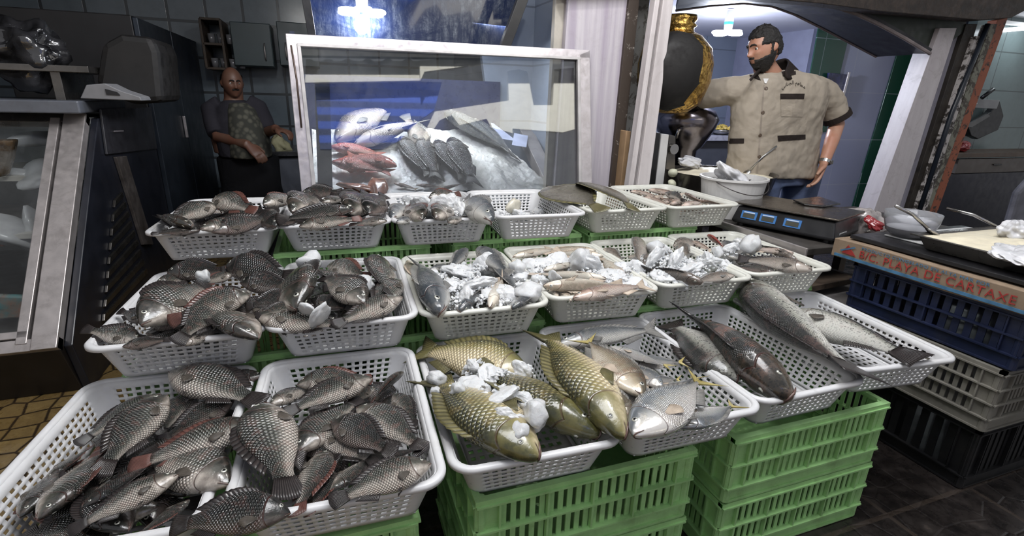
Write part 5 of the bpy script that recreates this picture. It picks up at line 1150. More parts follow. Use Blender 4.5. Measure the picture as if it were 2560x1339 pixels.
bm = bmesh.new(); box(bm, spt(L / 2, D / 2 + .012, .106), (L + .015, D + .02, .010), rot=R); o = meshobj('platter', bm, mat('wet_steel_platter', (.17, .15, .13), .25, .8, var=.2, scale=12, dirt=.5, dirtcol=(.05, .03, .022), bump=.1), sc, bevel=.004)
bm = bmesh.new(); lathe(bm, [(0, .09), (.05, .09), (.05, .102), (0, .102)], spt(L / 2, D / 2, 0), 16); meshobj('spindle', bm, M['dsteel'], sc)
nrm = (Vector((0, 0, 1)) * .041 - sv * .043 * 1.0); fz_ = (sv * .021 + Vector((0, 0, .071))).normalized(); fn_ = su.cross(fz_).normalized(); R2 = Matrix((su, fz_, fn_)).transposed()
for k, a in enumerate((.075, .165, .275)):
    c = spt(a, .0045, .0575) + fn_ * .001
    bm = bmesh.new(); box(bm, c, (.075, .038, .004), rot=R2); d = meshobj('display_frame', bm, mat('blue_display_frame', (.05, .17, .42), .35), sc)
    bm = bmesh.new(); box(bm, c + fn_ * .002 - fz_ * .003, (.056, .020, .003), rot=R2); keep(meshobj('display', bm, mat('lcd_grey', (.07, .07, .055), .2)), d)
    bm = bmesh.new(); box(bm, c + fn_ * .002 + fz_ * .012, (.052, .005, .003), rot=R2); keep(meshobj('caption_strip', bm, mat('caption_white', (.5, .6, .75), .4)), d)
bm = bmesh.new(); sp_ = spt(L + .002, .10, .030); R3 = Matrix((sv, Vector((0, 0, 1)), su)).transposed(); box(bm, sp_, (.085, .022, .003), rot=R3); st = meshobj('sticker', bm, mat('sticker_white', (.62, .62, .62), .4), sc)
bm = bmesh.new()
for i in range(2):
    for j in range(9): box(bm, sp_ + su * .002 + sv * (-.034 + j * .0085) + Vector((0, 0, .005 - i * .009)), (.006, .0025, .001), rot=R3)
keep(meshobj('sticker_print', bm, M['black']), st)
def crumple(name, c, r, m, label, cat, seed, sq, group=None, amp=.5):
    bm = bmesh.new(); lump(bm, c, r, 5, amp, random.Random(seed), sq); cc = Vector(c)
    for v in bm.verts: d_ = v.co - cc; v.co = cc + d_ * (1 + .38 * (abs(noise.noise(d_ / r * 2.6 + Vector((seed, 0, 0)))) - .2) + .22 * (abs(noise.noise(d_ / r * 6 + Vector((0, seed, 0)))) - .2)); o = meshobj(name, bm, m, smooth=True); tag(o, label, cat, group); return o
M['bagb'] = mat('black_film', (.012, .012, .014), .25, var=.3, coat=.6, bump=.8, bs=12); M['bagc'] = mat('clear_film', (.30, .27, .26), .15, var=.4, coat=1, col2=(.05, .035, .035), bump=.9, bs=14)
M['bagw'] = mat('white_film', (.58, .58, .60), .25, var=.12, coat=.6, bump=.9, bs=14); M['bagr'] = mat('red_film', (.28, .02, .025), .3, var=.4, coat=.5, bump=.9, bs=14)
bm = bmesh.new(); prism(bm, [onz(u, w, .785) for u, w in ((1982, 502), (2046, 494), (2102, 512), (2060, 518), (2010, 513))], (0, 0, .008)); tag(meshobj('black_bag', bm, M['bagb'], bevel=.004), 'flat black plastic bag lying on the scale platter', 'bag')
crumple('plastic_bag', onz(2150, 560, .71), .085, M['bagc'], 'crumpled clear plastic bag between the scale and the bowl', 'bag', 11, (1.1, .9, .5))
crumple('plastic_bag', onz(2185, 560, .73), .032, M['bagr'], 'red plastic bag tangled behind the clear one', 'bag', 12, (1.3, .7, .4))
# crate stack
XC = 1.952
crate('plastic_crate', XC, XC + .56, .80, .56, 0, .235, 'crate_black', 'black slotted crate on the floor at the bottom of the right stack', rows=1, nd=3)
crate('plastic_crate', XC - .012, XC + .56, .79, .57, .238, .225, 'crate_grey', 'dirty grey slotted crate in the middle of the right stack', rows=3, nd=4, slats=6)
crate('plastic_crate', XC, XC + .56, .78, .57, .466, .185, 'crate_blue', 'navy blue slotted crate under the fish carton', rows=2, nd=3, slats=6)
bx = thing('fish_carton', 'flat brown carton with red and blue print on top of the blue crate', 'carton')
kb = NB('cardboard'); n = kb.noise(20, 6, .6, kb.co()); kb.set(col=kb.ramp(n, [(.3, (.19, .135, .09)), (.7, (.26, .19, .13))]), rough=.75)
cz0, cz1, cy0, cy1 = .655, .728, .42, 1.44
bm = bmesh.new(); box(bm, (XC + .27, (cy0 + cy1) / 2, (cz0 + cz1) / 2), (.58, cy1 - cy0, cz1 - cz0)); bmesh.ops.subdivide_edges(bm, edges=bm.edges, cuts=6, use_grid_fill=True)
for v in bm.verts: v.co.z += .006 * noise.noise(v.co * 5); v.co.x += .004 * noise.noise(v.co * 6 + Vector((3, 0, 0)))
meshobj('box', bm, kb.m, bx, bevel=.003)
xs = XC - .0235
bl = mat('blue_print', (.06, .17, .30), .7, var=.25, scale=30); rd = mat('red_print', (.36, .035, .03), .7, var=.25, scale=30)
bm = bmesh.new(); box(bm, (xs, (cy0 + cy1) / 2, cz0 + .010), (.002, cy1 - cy0 - .03, .011)); meshobj('blue_stripe', bm, bl, bx)
rot = (PI / 2, 0, -PI / 2)
text('red_lettering', 'B/C. PLAYA DE CARTAXE', (xs, cy1 - .115, cz0 + .0235), rot, .041, rd, bx, sx=1.02, spacing=1.08)
text('blue_lettering', 'PRODUCTO CONGELADO EN ALTA MAR POR', (xs, cy1 - .12, cz0 + .056), rot, .0145, bl, bx, sx=1.25, spacing=1.15)
bm = bmesh.new(); prism(bm, [(xs, cy1 - .045, cz0 + .024), (xs, cy1 - .105, cz0 + .022), (xs, cy1 - .066, cz0 + .060)], (-.0015, 0, 0)); meshobj('red_emblem', bm, rd, bx)
bm = bmesh.new(); prism(bm, [(xs - .002, cy1 - .036, cz0 + .033), (xs - .002, cy1 - .044, cz0 + .030), (xs - .002, cy1 - .100, cz0 + .056), (xs - .002, cy1 - .092, cz0 + .059)], (-.001, 0, 0)); meshobj('blue_bar', bm, bl, bx)
o = boxo('black_board', (2.30, .92, .742), (.68, .96, .016), M['black']); tag(o, 'black board lying on the carton under the metal pan', 'board')
o = boxo('white_board', (2.34, 1.18, .7535), (.52, .34, .006), mat('white_laminate', (.5, .5, .5), .4)); tag(o, 'white sheet under the plastic bowl on the black board', 'board')
pan = thing('metal_pan', 'deep rectangular steel pan of creamy spread on the carton', 'pan'); px0, px1, py0, py1, pz = 1.998, 2.60, .42, 1.19, .752
bm = bmesh.new()
def ringr(x0, x1, y0, y1, z): return [bm.verts.new(p) for p in ((x0, y0, z), (x1, y0, z), (x1, y1, z), (x0, y1, z))]
rs = [ringr(px0 + .03, px1 - .03, py0 + .03, py1 - .03, pz + .001), ringr(px0 + .008, px1 - .008, py0 + .008, py1 - .008, pz + .05), ringr(px0 - .012, px1 + .012, py0 - .012, py1 + .012, pz + .052), ringr(px0 - .012, px1 + .012, py0 - .012, py1 + .012, pz + .049)]
for a, b_ in zip(rs, rs[1:]):
    for k in range(4): bm.faces.new((a[k], a[(k + 1) % 4], b_[(k + 1) % 4], b_[k]))
bm.faces.new(rs[0]); o = meshobj('pan_body', bm, M['dsteel'], pan, bevel=.008); m = o.modifiers.new('s', 'SOLIDIFY'); m.thickness = .002
def cream_bm(x0, x1, y0, y1, z, amp, n=50, round_=False):
    bm = bmesh.new(); g = []
    for i in range(n + 1):
        row = []
        for j in range(n + 1):
            u, v = i / n * 2 - 1, j / n * 2 - 1
            if round_: k = max(abs(u), abs(v)) / max(1e-6, math.hypot(u, v)); u, v = u * k, v * k
            x, y = (x0 + x1) / 2 + u * (x1 - x0) / 2, (y0 + y1) / 2 + v * (y1 - y0) / 2; e = 1 - max(abs(i / n * 2 - 1), abs(j / n * 2 - 1)) ** 4
            row.append(bm.verts.new((x, y, z + amp * e * (.8 + noise.noise(Vector((x * 9, y * 9, 1))) + .5 * noise.noise(Vector((x * 25, y * 25, 4)))))))
        g.append(row)
    for i in range(n):
        for j in range(n): bm.faces.new((g[i][j], g[i + 1][j], g[i + 1][j + 1], g[i][j + 1]))
    return bm
o = meshobj('creamy_spread', cream_bm(px0 + .012, px1 - .012, py0 + .012, py1 - .012, pz + .046, .020), M['cream'], smooth=True); tag(o, 'pale creamy spread filling the rectangular steel pan', 'spread', None, 'stuff')
def spoon(a, b_, m, label):
    o = thing('spoon', label, 'spoon'); a, b_ = Vector(a), Vector(b_); bm = bmesh.new(); mid = a.lerp(b_, .5) + Vector((0, 0, .012)); tube(bm, [a, mid, b_], [(.006, .003)] * 3, 8); meshobj('handle', bm, m, o, smooth=True)
    bm = bmesh.new(); d = (b_ - a).normalized(); g_ = bmesh.ops.create_uvsphere(bm, u_segments=14, v_segments=8, radius=1); Rq = Vector((1, 0, 0)).rotation_difference(d).to_matrix()
    for v in bm.verts: v.co = b_ + d * .02 + Rq @ Vector((v.co.x * .032, v.co.y * .02, v.co.z * .007))
    meshobj('spoon_bowl', bm, m, o, smooth=True); return o
spoon(onz(2238, 514, .90), onz(2322, 574, .815), M['steel'], 'steel spoon leaning from the plastic bowl into the pan')
spoon(onz(2366, 520, .85), onz(2500, 570, .80), M['steel'], 'long steel spoon stuck in the creamy pan at the far side')
crumple('plastic_bag', onz(2535, 578, .83), .045, M['bagw'], 'white crumpled plastic bag at the far corner of the creamy pan', 'bag', 14, (1, .9, .8))
crumple('plastic_bag', onz(2560, 640, .805), .075, M['bagw'], 'milky plastic film lying on the creamy pan at the right edge', 'bag', 15, (1.1, 1, .25))
bw = thing('plastic_bowl', 'translucent plastic bowl of white sauce beside the creamy pan', 'bowl'); c = onz(2268, 590, .757); k_ = (onz(2338, 560, .80) - onz(2268, 560, .80)).length * .74
M['bowl'] = NB('translucent_bowl').set(col=(.72, .73, .78), rough=.2, trans=.75, ior=1.15, coat=.3).m
bm = bmesh.new(); lathe(bm, [(0, 0), (k_ * .55, 0), (k_ * .82, .020), (k_ * .95, .060), (k_, .092), (k_ * 1.02, .092), (k_ * .98, .060), (k_ * .84, .017), (k_ * .56, -.003), (0, -.003)], c + Vector((0, 0, .003)), 40); meshobj('bowl_wall', bm, M['bowl'], bw, smooth=True)
bm = bmesh.new(); lathe(bm, [(0, .038), (k_ * .4, .040), (k_ * .84, .035)], c, 30); o = meshobj('white_sauce', bm, mat('white_sauce', (.62, .62, .62), .4), smooth=True); tag(o, 'white sauce in the translucent plastic bowl', 'sauce', None, 'stuff')
# bucket, pot and kitchen vessels
ZK = .673
kt = thing('kitchen_table', 'narrow table behind the fish baskets carrying bucket and pot', 'table'); boxo('tabletop', (2.06, 2.41, ZK - .018), (.46, .50, .03), M['dsteel'], kt)
for x in (1.90, 2.25):
    for y in (2.22, 2.62): boxo('leg', (x, y, ZK / 2 - .02), (.04, .04, ZK - .04), M['dsteel'], kt)
bk_ = thing('white_bucket', 'white plastic bucket with a wire handle and a clear bag inside', 'bucket'); ct_ = ony(1835, 441, 2.12); rb = .5 * (ony(1905, 440, 2.12).x - ony(1765, 440, 2.12).x) * .90
bm = bmesh.new(); hb = ct_.z - ZK; c = Vector((ct_.x, ct_.y, ZK)); lathe(bm, [(0, 0), (rb * .82, 0), (rb * .98, hb - .01), (rb * 1.03, hb - .01), (rb * 1.03, hb), (rb * .96, hb), (rb * .80, .006), (0, .006)], c, 40); meshobj('bucket_wall', bm, M['whiteplastic'], bk_, smooth=False)
bm = bmesh.new(); pts = []
for i in range(17):
    a = math.radians(200 + 140 * i / 16); pts.append(c + Vector((rb * 1.04 * math.cos(a), rb * 1.04 * math.sin(a), hb - .015 - .055 * math.sin(PI * i / 16) ** 1.0)))
tube(bm, pts, .0025, 8); meshobj('wire_handle', bm, mat('wire', (.10, .09, .09), .4, .7), bk_, smooth=True)
crumple('plastic_bag', c + Vector((-.01, 0, hb - .01)), rb * .62, M['bagw'], 'clear crumpled bag sitting in the mouth of the white bucket', 'bag', 21, (1.1, 1, .45))
pt = thing('steel_pot', 'wide shallow steel pot of pale cream behind the white bucket', 'pot'); cp = ony(1802, 428, 2.46); rp = .5 * (ony(1925, 430, 2.46).x - ony(1686, 425, 2.46).x) * .88; hp = cp.z - ZK; c = Vector((cp.x, cp.y, ZK))
bm = bmesh.new(); lathe(bm, [(0, 0), (rp * .80, 0), (rp * .88, hp * .3), (rp * .97, hp - .006), (rp, hp), (rp * .96, hp - .002), (rp * .86, hp * .3), (rp * .78, .005), (0, .005)], c, 56); meshobj('pot_wall', bm, M['dsteel'], pt, smooth=True)
o = meshobj('creamy_spread', cream_bm(c.x - rp * .94, c.x + rp * .94, c.y - rp * .94, c.y + rp * .94, ZK + hp - .022, .022, 44, True), M['cream'], smooth=True); tag(o, 'pale cream spread mounded in the wide steel pot', 'spread', None, 'stuff')
spoon(ony(1942, 365, 2.36), ony(1872, 428, 2.40), M['steel'], 'thin steel spoon standing in the cream of the wide pot')
crumple('plastic_bag', ony(1725, 405, 2.60), .06, M['bagw'], 'torn white plastic bag on the far rim of the wide pot', 'bag', 22, (1.3, .6, .5))
br = thing('brass_pot', 'tall hammered brass vessel with a black front behind the white post', 'vessel'); c = ony(1665, 285, 2.60); zt_ = ony(1690, 38, 2.60).z; hh = zt_ - c.z; rr_ = .5 * (ony(1746, 180, 2.60).x - ony(1590, 180, 2.60).x)
kb2 = NB('hammered_brass'); n = kb2.noise(40, 4, .7, kb2.co()); vo = kb2.n('ShaderNodeTexVoronoi'); vo.inputs['Scale'].default_value = 42; kb2.lk(kb2.co(), vo.inputs['Vector'])
kb2.set(col=kb2.ramp(n, [(.3, (.30, .16, .035)), (.7, (.78, .52, .16))]), metal=1, rough=.24); kb2.bump(kb2.math('ADD', vo.outputs['Distance'], n), .8, .008)
bm = bmesh.new(); cx_ = c + Vector((.02, 0, 0)); lathe(bm, [(0, 0), (rr_ * .45, .01), (rr_ * .80, hh * .12), (rr_ * .98, hh * .35), (rr_, hh * .52), (rr_ * .90, hh * .68), (rr_ * .62, hh * .80), (rr_ * .40, hh * .84), (rr_ * .38, hh * .88), (rr_ * .45, hh * .90), (rr_ * .38, hh * .93), (rr_ * .44, hh * .96), (rr_ * .42, hh), (rr_ * .30, hh), (0, hh * .97)], cx_, 56); meshobj('vessel_body', bm, kb2.m, br, smooth=True)
bm = bmesh.new(); lathe(bm, [(0, hh * .02), (rr_ * .55, hh * .10), (rr_ * .86, hh * .32), (rr_ * .90, hh * .52), (rr_ * .80, hh * .68), (rr_ * .45, hh * .80), (0, hh * .84)], cx_ + Vector((-rr_ * .28, -rr_ * .30, 0)), 48, 1, .86); meshobj('black_front', bm, mat('matte_black', (.006, .005, .005), .75, var=.2), br, smooth=True)  # plain black bulge covering most of the brass
sv_ = thing('steel_urn', 'round dark steel urn with a short upright spout below the brass vessel', 'urn'); c = ony(1700, 415, 2.86); zt_ = ony(1700, 262, 2.86).z; hh = zt_ - c.z; r_ = .5 * (ony(1760, 320, 2.86).x - ony(1628, 320, 2.86).x)
urn = mat('urn_steel', (.22, .20, .22), .2, 1, var=.3, scale=5)
bm = bmesh.new(); lathe(bm, [(r_ * .42, 0), (r_ * .46, hh * .28), (r_ * .60, hh * .34), (r_ * .90, hh * .62), (r_, hh * .78), (r_ * .86, hh * .92), (r_ * .4, hh), (0, hh)], c, 48); meshobj('urn_body', bm, urn, sv_, smooth=True)
a = ony(1722, 300, 2.84); b_ = ony(1748, 246, 2.82); bm = bmesh.new(); tube(bm, [a, b_], .045, 24); meshobj('spout', bm, urn, sv_, smooth=False)
bm = bmesh.new(); tube(bm, [ony(1690, 345, 2.70), ony(1697, 325, 2.68), ony(1704, 322, 2.70)], .010, 8); meshobj('handle', bm, M['steel'], sv_, smooth=True)
bm = bmesh.new(); tube(bm, [c + Vector((0, 0, -.0)), c - Vector((0, 0, c.z))], [r_ * .42, r_ * .5], 24); meshobj('stand', bm, M['dsteel'], sv_)
for i, (p, mm, nm, lb, y) in enumerate((([(1628, 328), (1652, 332), (1640, 475), (1614, 475)], 'black', 'black_cabinet', 'black cabinet edge standing right behind the white post', 2.54), ([(1654, 334), (1673, 336), (1660, 475), (1636, 475)], 'whiteplastic', 'white_machine', 'narrow white machine side next to the black cabinet', 2.56),
        ([(1674, 336), (1690, 340), (1688, 420), (1664, 475), (1658, 475)], 'dsteel', 'grey_machine', 'small dark grey machine with a round knob by the pot', 2.58), ([(1566, 326), (1578, 328), (1560, 475), (1546, 475)], 'cardtan', 'tan_box', 'narrow tan box standing behind the white post, left side', 2.54))):
    if mm == 'cardtan': M[mm] = mat('tan_card', (.34, .22, .12), .7)
    bm = bmesh.new(); P_ = [ony(u, w, y) for u, w in p]; zb = P_[-1]
    P_ = P_[:-2] + [Vector((P_[-2].x, y, 0)), Vector((P_[-1].x, y, 0))]; prism(bm, P_, (0, .25, 0)); o = meshobj(nm, bm, M[mm], bevel=.004); tag(o, lb, 'cabinet' if i < 3 else 'box')
bm = bmesh.new(); lathe(bm, [(0, 0), (.03, 0), (.03, .02), (0, .02)], (0, 0, 0), 20); o = meshobj('knob', bm, M['steel']); o.rotation_euler = (PI / 2, 0, 0); o.location = ony(1681, 372, 2.575); keep(o, bpy.data.objects['grey_machine'])
# far counter in the kitchen, bowl of chips, garlic by the pot
a = ony(1740, 345, 4.2); fc = thing('far_counter', 'dark grey counter along the kitchen wall behind the bearded man', 'counter'); boxo('worktop', (a.x + .2, 4.5, a.z), (1.2, .66, .05), mat('lilac_stone', (.30, .30, .36), .3), fc); boxo('front', (a.x + .2, 4.53, a.z / 2 - .01), (1.2, .58, a.z - .04), mat('slate_front', (.06, .065, .085), .4), fc)
bw2 = thing('food_bowl', 'small steel bowl heaped with yellow food on the far counter', 'bowl'); c = ony(1800, 345, 4.32); c.z = a.z + .026; bm = bmesh.new(); lathe(bm, [(0, 0), (.06, 0), (.14, .05), (.135, .05), (0, .01)], c, 28); meshobj('bowl_wall', bm, M['steel'], bw2, smooth=True)
bm = bmesh.new(); rnd = random.Random(6)
for i in range(60): q = rnd.random() ** .5 * .11; an = rnd.uniform(0, 6.28); lump(bm, c + Vector((q * math.cos(an), q * math.sin(an), .055 + .04 * (1 - q / .11))), .018, 1, .6, rnd)
tag(meshobj('yellow_food', bm, mat('yellow_food', (.50, .36, .08), .5), recalc=False), 'heap of yellow food in the small steel bowl', 'food', None, 'stuff')
for i, (u, w) in enumerate(((1682, 432), (1680, 458), (1678, 480))):
    bm = bmesh.new(); lump(bm, ony(u, w, 2.47), .028, 2, .2, random.Random(i), (1, 1, .8)); o = meshobj('garlic_bulb', bm, mat('garlic', (.55, .55, .42), .5), smooth=True); tag(o, ('topmost', 'middle', 'lowest')[i] + ' pale bulb of the three hanging left of the steel pot', 'bulb', 'pale bulbs by the pot')
# right side room
g_ = 3.02
p, q = ony(2372, 388, g_), ony(2640, 420, g_)
ds = thing('wooden_desk', 'brown wooden desk with a drawer in the side room', 'desk'); boxo('desktop', ((p.x + q.x) / 2, g_ + .15, p.z), (q.x - p.x, .34, .04), mat('brown_desk', (.10, .07, .05), .5, var=.2, dirt=.3), ds)
d = boxo('drawer', ((p.x + q.x) / 2 + .05, g_ + .02, p.z - .10), (q.x - p.x - .2, .05, .13), mat('greybrown_drawer', (.11, .095, .085), .5), ds); h = boxo('handle', (ony(2480, 440, g_).x, g_ - .012, p.z - .09), (.12, .012, .012), M['black']); keep(h, d)
boxo('front_panel', ((p.x + q.x) / 2, g_ + .10, (p.z - .17) / 2), (q.x - p.x - .1, .2, p.z - .17), mat('slate_blue_panel', (.035, .035, .048), .45), ds)
crumple('red_bag', ony(2395, 365, g_ + .1), .09, M['bagr'], 'red plastic bag on the desk in the side room', 'bag', 31, (1.2, .8, .6))
crumple('red_bag', ony(2452, 384, g_ + .1), .05, M['bagr'], 'flat red wrapper lying further right on the desk', 'bag', 32, (1.8, .8, .25))
dp = thing('dustpan', 'white topped black dustpan hanging on the side room wall', 'dustpan'); yw = 3.40
slab('pan_plate', [(2440, 248), (2500, 250), (2492, 272), (2420, 268)], yw - .03, .03, mat('grey_white_plate', (.30, .30, .31), .5), dp); slab('pan_scoop', [(2500, 252), (2510, 290), (2496, 325), (2445, 348), (2428, 340), (2420, 318), (2478, 280)], yw, .06, M['black'], dp, bevel=.008)
slab('pan_blade', [(2396, 310), (2430, 306), (2470, 284), (2476, 290), (2430, 318), (2398, 316)], yw - .01, .02, mat('grey_blade', (.14, .14, .14), .4), dp)
bm = bmesh.new(); tube(bm, [ony(2454, 245, yw - .03), ony(2484, 222, yw - .06)], .018, 10); meshobj('handle', bm, M['black'], dp, smooth=True)
bm = bmesh.new(); tube(bm, [ony(2428, 268, yw - .05), ony(2442, 258, yw - .05)], .006, 8); meshobj('string', bm, M['whiteplastic'], dp, smooth=True)
o = slab('grey_sack', [(2548, 480), (2640, 380), (2640, 620), (2524, 560)], 2.6, .06, mat('grey_cloth_sack', (.17, .17, .20), .8, var=.2, bump=.4, bs=20), bevel=.04); tag(o, 'grey cloth covered shape at the right edge behind the creamy pan', 'sack')
o = slab('blue_poster', [(2073, 182), (2122, 186), (2102, 250), (2088, 270), (2060, 262)], 3.86, .02, mat('blue_poster_print', (.035, .04, .13), .3, var=.5, scale=20, col2=(.20, .20, .32))); tag(o, 'blue poster on the lilac tiles behind the bearded man\'s shoulder', 'poster')
o = slab('poster_frame', [(2122, 180), (2127, 180), (2104, 272), (2098, 272)], 3.85, .02, M['alu']); keep(o, bpy.data.objects['blue_poster'])
# ------------------------------------------------------------------ people
from mathutils.bvhtree import BVHTree
def bump3(p, c, r, h):
    d = ((p[0] - c[0]) / r[0]) ** 2 + ((p[1] - c[1]) / r[1]) ** 2; return h * math.exp(-d)
def face_pt(d, off=0.0, age=0):
    """d: unit direction (x right, y front, z up) -> point of the head, in head units of about 1 = half head height"""
    x, y, z = d; w = .64; dp = .80 if y < 0 else .74
    p = Vector((x * w, y * dp, z * 1.0))
    if z < 0: k = -z; p.x *= 1 - .30 * k ** 1.6; p.y *= (1 - .10 * k) if y > 0 else (1 - .45 * k ** 1.5)
    if z < -.1 and y > 0: p.y += .10 * (-z) * y
    if y > 0:
        f = min(1, y * 1.6); X, Z = p.x, p.z; o = 0
        o += bump3((X, Z), (0, .17), (.42, .10), .055)                         # brow
        o -= bump3((abs(X), Z), (.24, .02), (.13, .10), .085)                  # sockets
        o += bump3((X, Z), (0, -.06), (.065, .16), .11) + bump3((X, Z), (0, -.23), (.085, .085), .19) + bump3((abs(X), Z), (.075, -.26), (.05, .05), .06)   # nose
        o += bump3((abs(X), Z), (.33, -.16), (.15, .13), .04)                  # cheeks
        o += bump3((X, Z), (0, -.44), (.16, .035), .055) + bump3((X, Z), (0, -.53), (.14, .035), .055) - bump3((X, Z), (0, -.485), (.16, .014), .05)
        o += bump3((X, Z), (0, -.80), (.17, .12), .075)                        # chin
        p.y += o * f
    n = Vector((x / w, y / dp, z)).normalized(); return p + n * off
def head_bm(bm, T, s, off=0.0, keepf=None, n=(64, 48), rough=0.0):
    g = {}
    for j in range(n[1] + 1):
        for i in range(n[0]):
            th = PI * j / n[1]; ph = 2 * PI * i / n[0]; d = Vector((math.sin(th) * math.sin(ph), math.sin(th) * math.cos(ph), math.cos(th)))
            if j in (0, n[1]) and i: g[i, j] = g[0, j]; continue
            q = face_pt(d, off); k = keepf(q, d) if keepf else 1
            if k <= 0: g[i, j] = None; continue
            if rough: q += d * rough * (noise.noise(q * 9) + .6 * noise.noise(q * 24))
            if keepf and k < 1: q -= (face_pt(d, off) - face_pt(d, -.02)) * (1 - k)
            g[i, j] = bm.verts.new(T @ (q * s))
    for j in range(n[1]):
        for i in range(n[0]):
            q = []
            for v in (g[i, j], g[(i + 1) % n[0], j], g[(i + 1) % n[0], j + 1], g[i, j + 1]):
                if v is None: q = None; break
                if v not in q: q.append(v)
            if q and len(q) > 2: bm.faces.new(q)
def hand(bm, wr, dr, pn, s=1.0, curl=.5, thumb=1):
    """wr wrist, dr pointing direction, pn palm normal (the fingers curl towards it)"""
    dr = Vector(dr).normalized(); pn = (Vector(pn) - dr * Vector(pn).dot(dr)).normalized(); sd_ = dr.cross(pn)
    tube(bm, [wr - dr * .01, wr + dr * .03 * s, wr + dr * .075 * s, wr + dr * .098 * s], [(.020 * s, .028 * s), (.017 * s, .036 * s), (.015 * s, .042 * s), (.011 * s, .038 * s)], 16, up=pn)
    for k, (o, ln, c) in enumerate(((-.030, .072, .9), (-.010, .080, 1.0), (.011, .076, 1.1), (.030, .060, 1.25))):
        p = wr + dr * (.088 * s) + sd_ * (o * s * thumb * -1); pts = [p]; a = curl * c * .5; r = [.0095 * s]
        for seg, f in enumerate((.42, .32, .26)):
            d = dr * math.cos(a) + pn * math.sin(a); p = p + d * ln * f * s; pts.append(p); r.append((.0088, .008, .0062)[seg] * s); a += curl * c * .8
        tube(bm, pts, r, 10)
    p = wr + dr * .025 * s + sd_ * (.028 * s * thumb); d = (dr * .65 + sd_ * thumb * .6 + pn * .35).normalized(); d2 = (dr * .9 + sd_ * thumb * .15 + pn * .3).normalized()
    tube(bm, [p, p + d * .035 * s, p + d * .035 * s + d2 * .030 * s, p + d * .035 * s + d2 * .052 * s], [.013 * s, .011 * s, .0095 * s, .007 * s], 10)
def remesh(o, v, sm=3):
    m = o.modifiers.new('r', 'REMESH'); m.mode = 'VOXEL'; m.voxel_size = v; m.use_smooth_shade = True
    if sm: q = o.modifiers.new('s', 'SMOOTH'); q.iterations = sm; q.factor = .5
def loft(bm, secs, n=28, p=2.3):
    """secs: (centre, half width vector, half depth vector)"""
    rings = []
    for c, a, b_ in secs:
        r = []
        for k in range(n):
            t = 2 * PI * k / n; ct_, st_ = math.cos(t), math.sin(t); r.append(bm.verts.new(Vector(c) + Vector(a) * (abs(ct_) ** (2 / p) * (1 if ct_ > 0 else -1)) + Vector(b_) * (abs(st_) ** (2 / p) * (1 if st_ > 0 else -1))))
        rings.append(r)
    for r0, r1 in zip(rings, rings[1:]):
        for k in range(n): bm.faces.new((r0[k], r0[(k + 1) % n], r1[(k + 1) % n], r1[k]))
    bm.faces.new(rings[0]); bm.faces.new(rings[-1])
def bvh(o):
    bpy.context.view_layer.update(); dg = bpy.context.evaluated_depsgraph_get(); e = o.evaluated_get(dg); me = e.to_mesh(); t = BVHTree.FromPolygons([o.matrix_world @ v.co for v in me.vertices], [list(p.vertices) for p in me.polygons]); e.to_mesh_clear(); return t
def hit(t, u, w):
    d = ray(u, w).normalized(); r = t.ray_cast(Vector((0, 0, H)), d); return (r[0], r[1], d) if r[0] else (None, None, d)
def patch(name, t, quad, m, par, off=.004, nu=10, nv=4, inn=.004):
    """a piece of cloth sewn on the surface seen through a pixel quad (four corners, clockwise)"""
    bm = bmesh.new(); g = []; q = [Vector(p) for p in quad]
    for i in range(nu + 1):
        row = []
        for j in range(nv + 1):
            p = q[0].lerp(q[1], i / nu).lerp(q[3].lerp(q[2], i / nu), j / nv); h_, n_, d = hit(t, p.x, p.y)
            row.append((bm.verts.new(h_ - d * off), bm.verts.new(h_ + d * inn)) if h_ else None)
        g.append(row)
    for i in range(nu):
        for j in range(nv):
            c = (g[i][j], g[i + 1][j], g[i + 1][j + 1], g[i][j + 1])
            if all(c):
                for k in (0, 1): bm.faces.new([x[k] for x in c])
    ed = [e for e in bm.edges if len(e.link_faces) == 1]; bmesh.ops.bridge_loops(bm, edges=ed) if False else None
    for i in range(nu):
        for j in (0, nv):
            if g[i][j] and g[i + 1][j]: bm.faces.new((g[i][j][0], g[i + 1][j][0], g[i + 1][j][1], g[i][j][1]))
    for j in range(nv):
        for i in (0, nu):
            if g[i][j] and g[i][j + 1]: bm.faces.new((g[i][j][0], g[i][j + 1][0], g[i][j + 1][1], g[i][j][1]))
    return meshobj(name, bm, m, par, smooth=False)
def skin_mat(name, c, k=1):
    b = NB(name); n = b.noise(9, 5, .6, b.co()); b.set(col=b.mix(b.ramp(n, [(.35, 0), (.7, 1)]), c, (c[0] * .95, c[1] * .72, c[2] * .66)), rough=.45, sss=.12); b.p.inputs['Subsurface Radius'].default_value = (.01, .004, .002); b.bump(b.noise(140, 3, .6, b.co()), .12, .002); return b.m
def cloth_mat(name, c, var=.08, weave=500, b2=.25):
    b = NB(name); n = b.noise(7, 6, .6, b.co()); w1 = b.noise(weave, 2, .5, b.co()); fo = b.noise(4.2, 3, .5, b.co(), dist=1.2)
    b.set(col=b.ramp(n, [(.3, tuple(x * (1 - var) for x in c)), (.7, tuple(x * (1 + var) for x in c))]), rough=.85, spec=.2); b.bump(b.math('ADD', b.math('MULTIPLY', w1, .12), b.math('MULTIPLY', fo, 2.2)), b2 * 1.6, .02); return b.m
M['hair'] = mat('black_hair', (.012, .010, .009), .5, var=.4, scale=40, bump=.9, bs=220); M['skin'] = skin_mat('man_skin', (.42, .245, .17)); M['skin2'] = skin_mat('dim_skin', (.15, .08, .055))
M['shirt'] = cloth_mat('beige_cloth', (.335, .29, .235)); M['trim'] = cloth_mat('black_brown_cloth', (.022, .016, .014)); M['jeans'] = cloth_mat('blue_jeans_cloth', (.085, .11, .19), .25)
eyew = NB('eye_white').set(col=(.62, .60, .57), rough=.15, coat=1).m
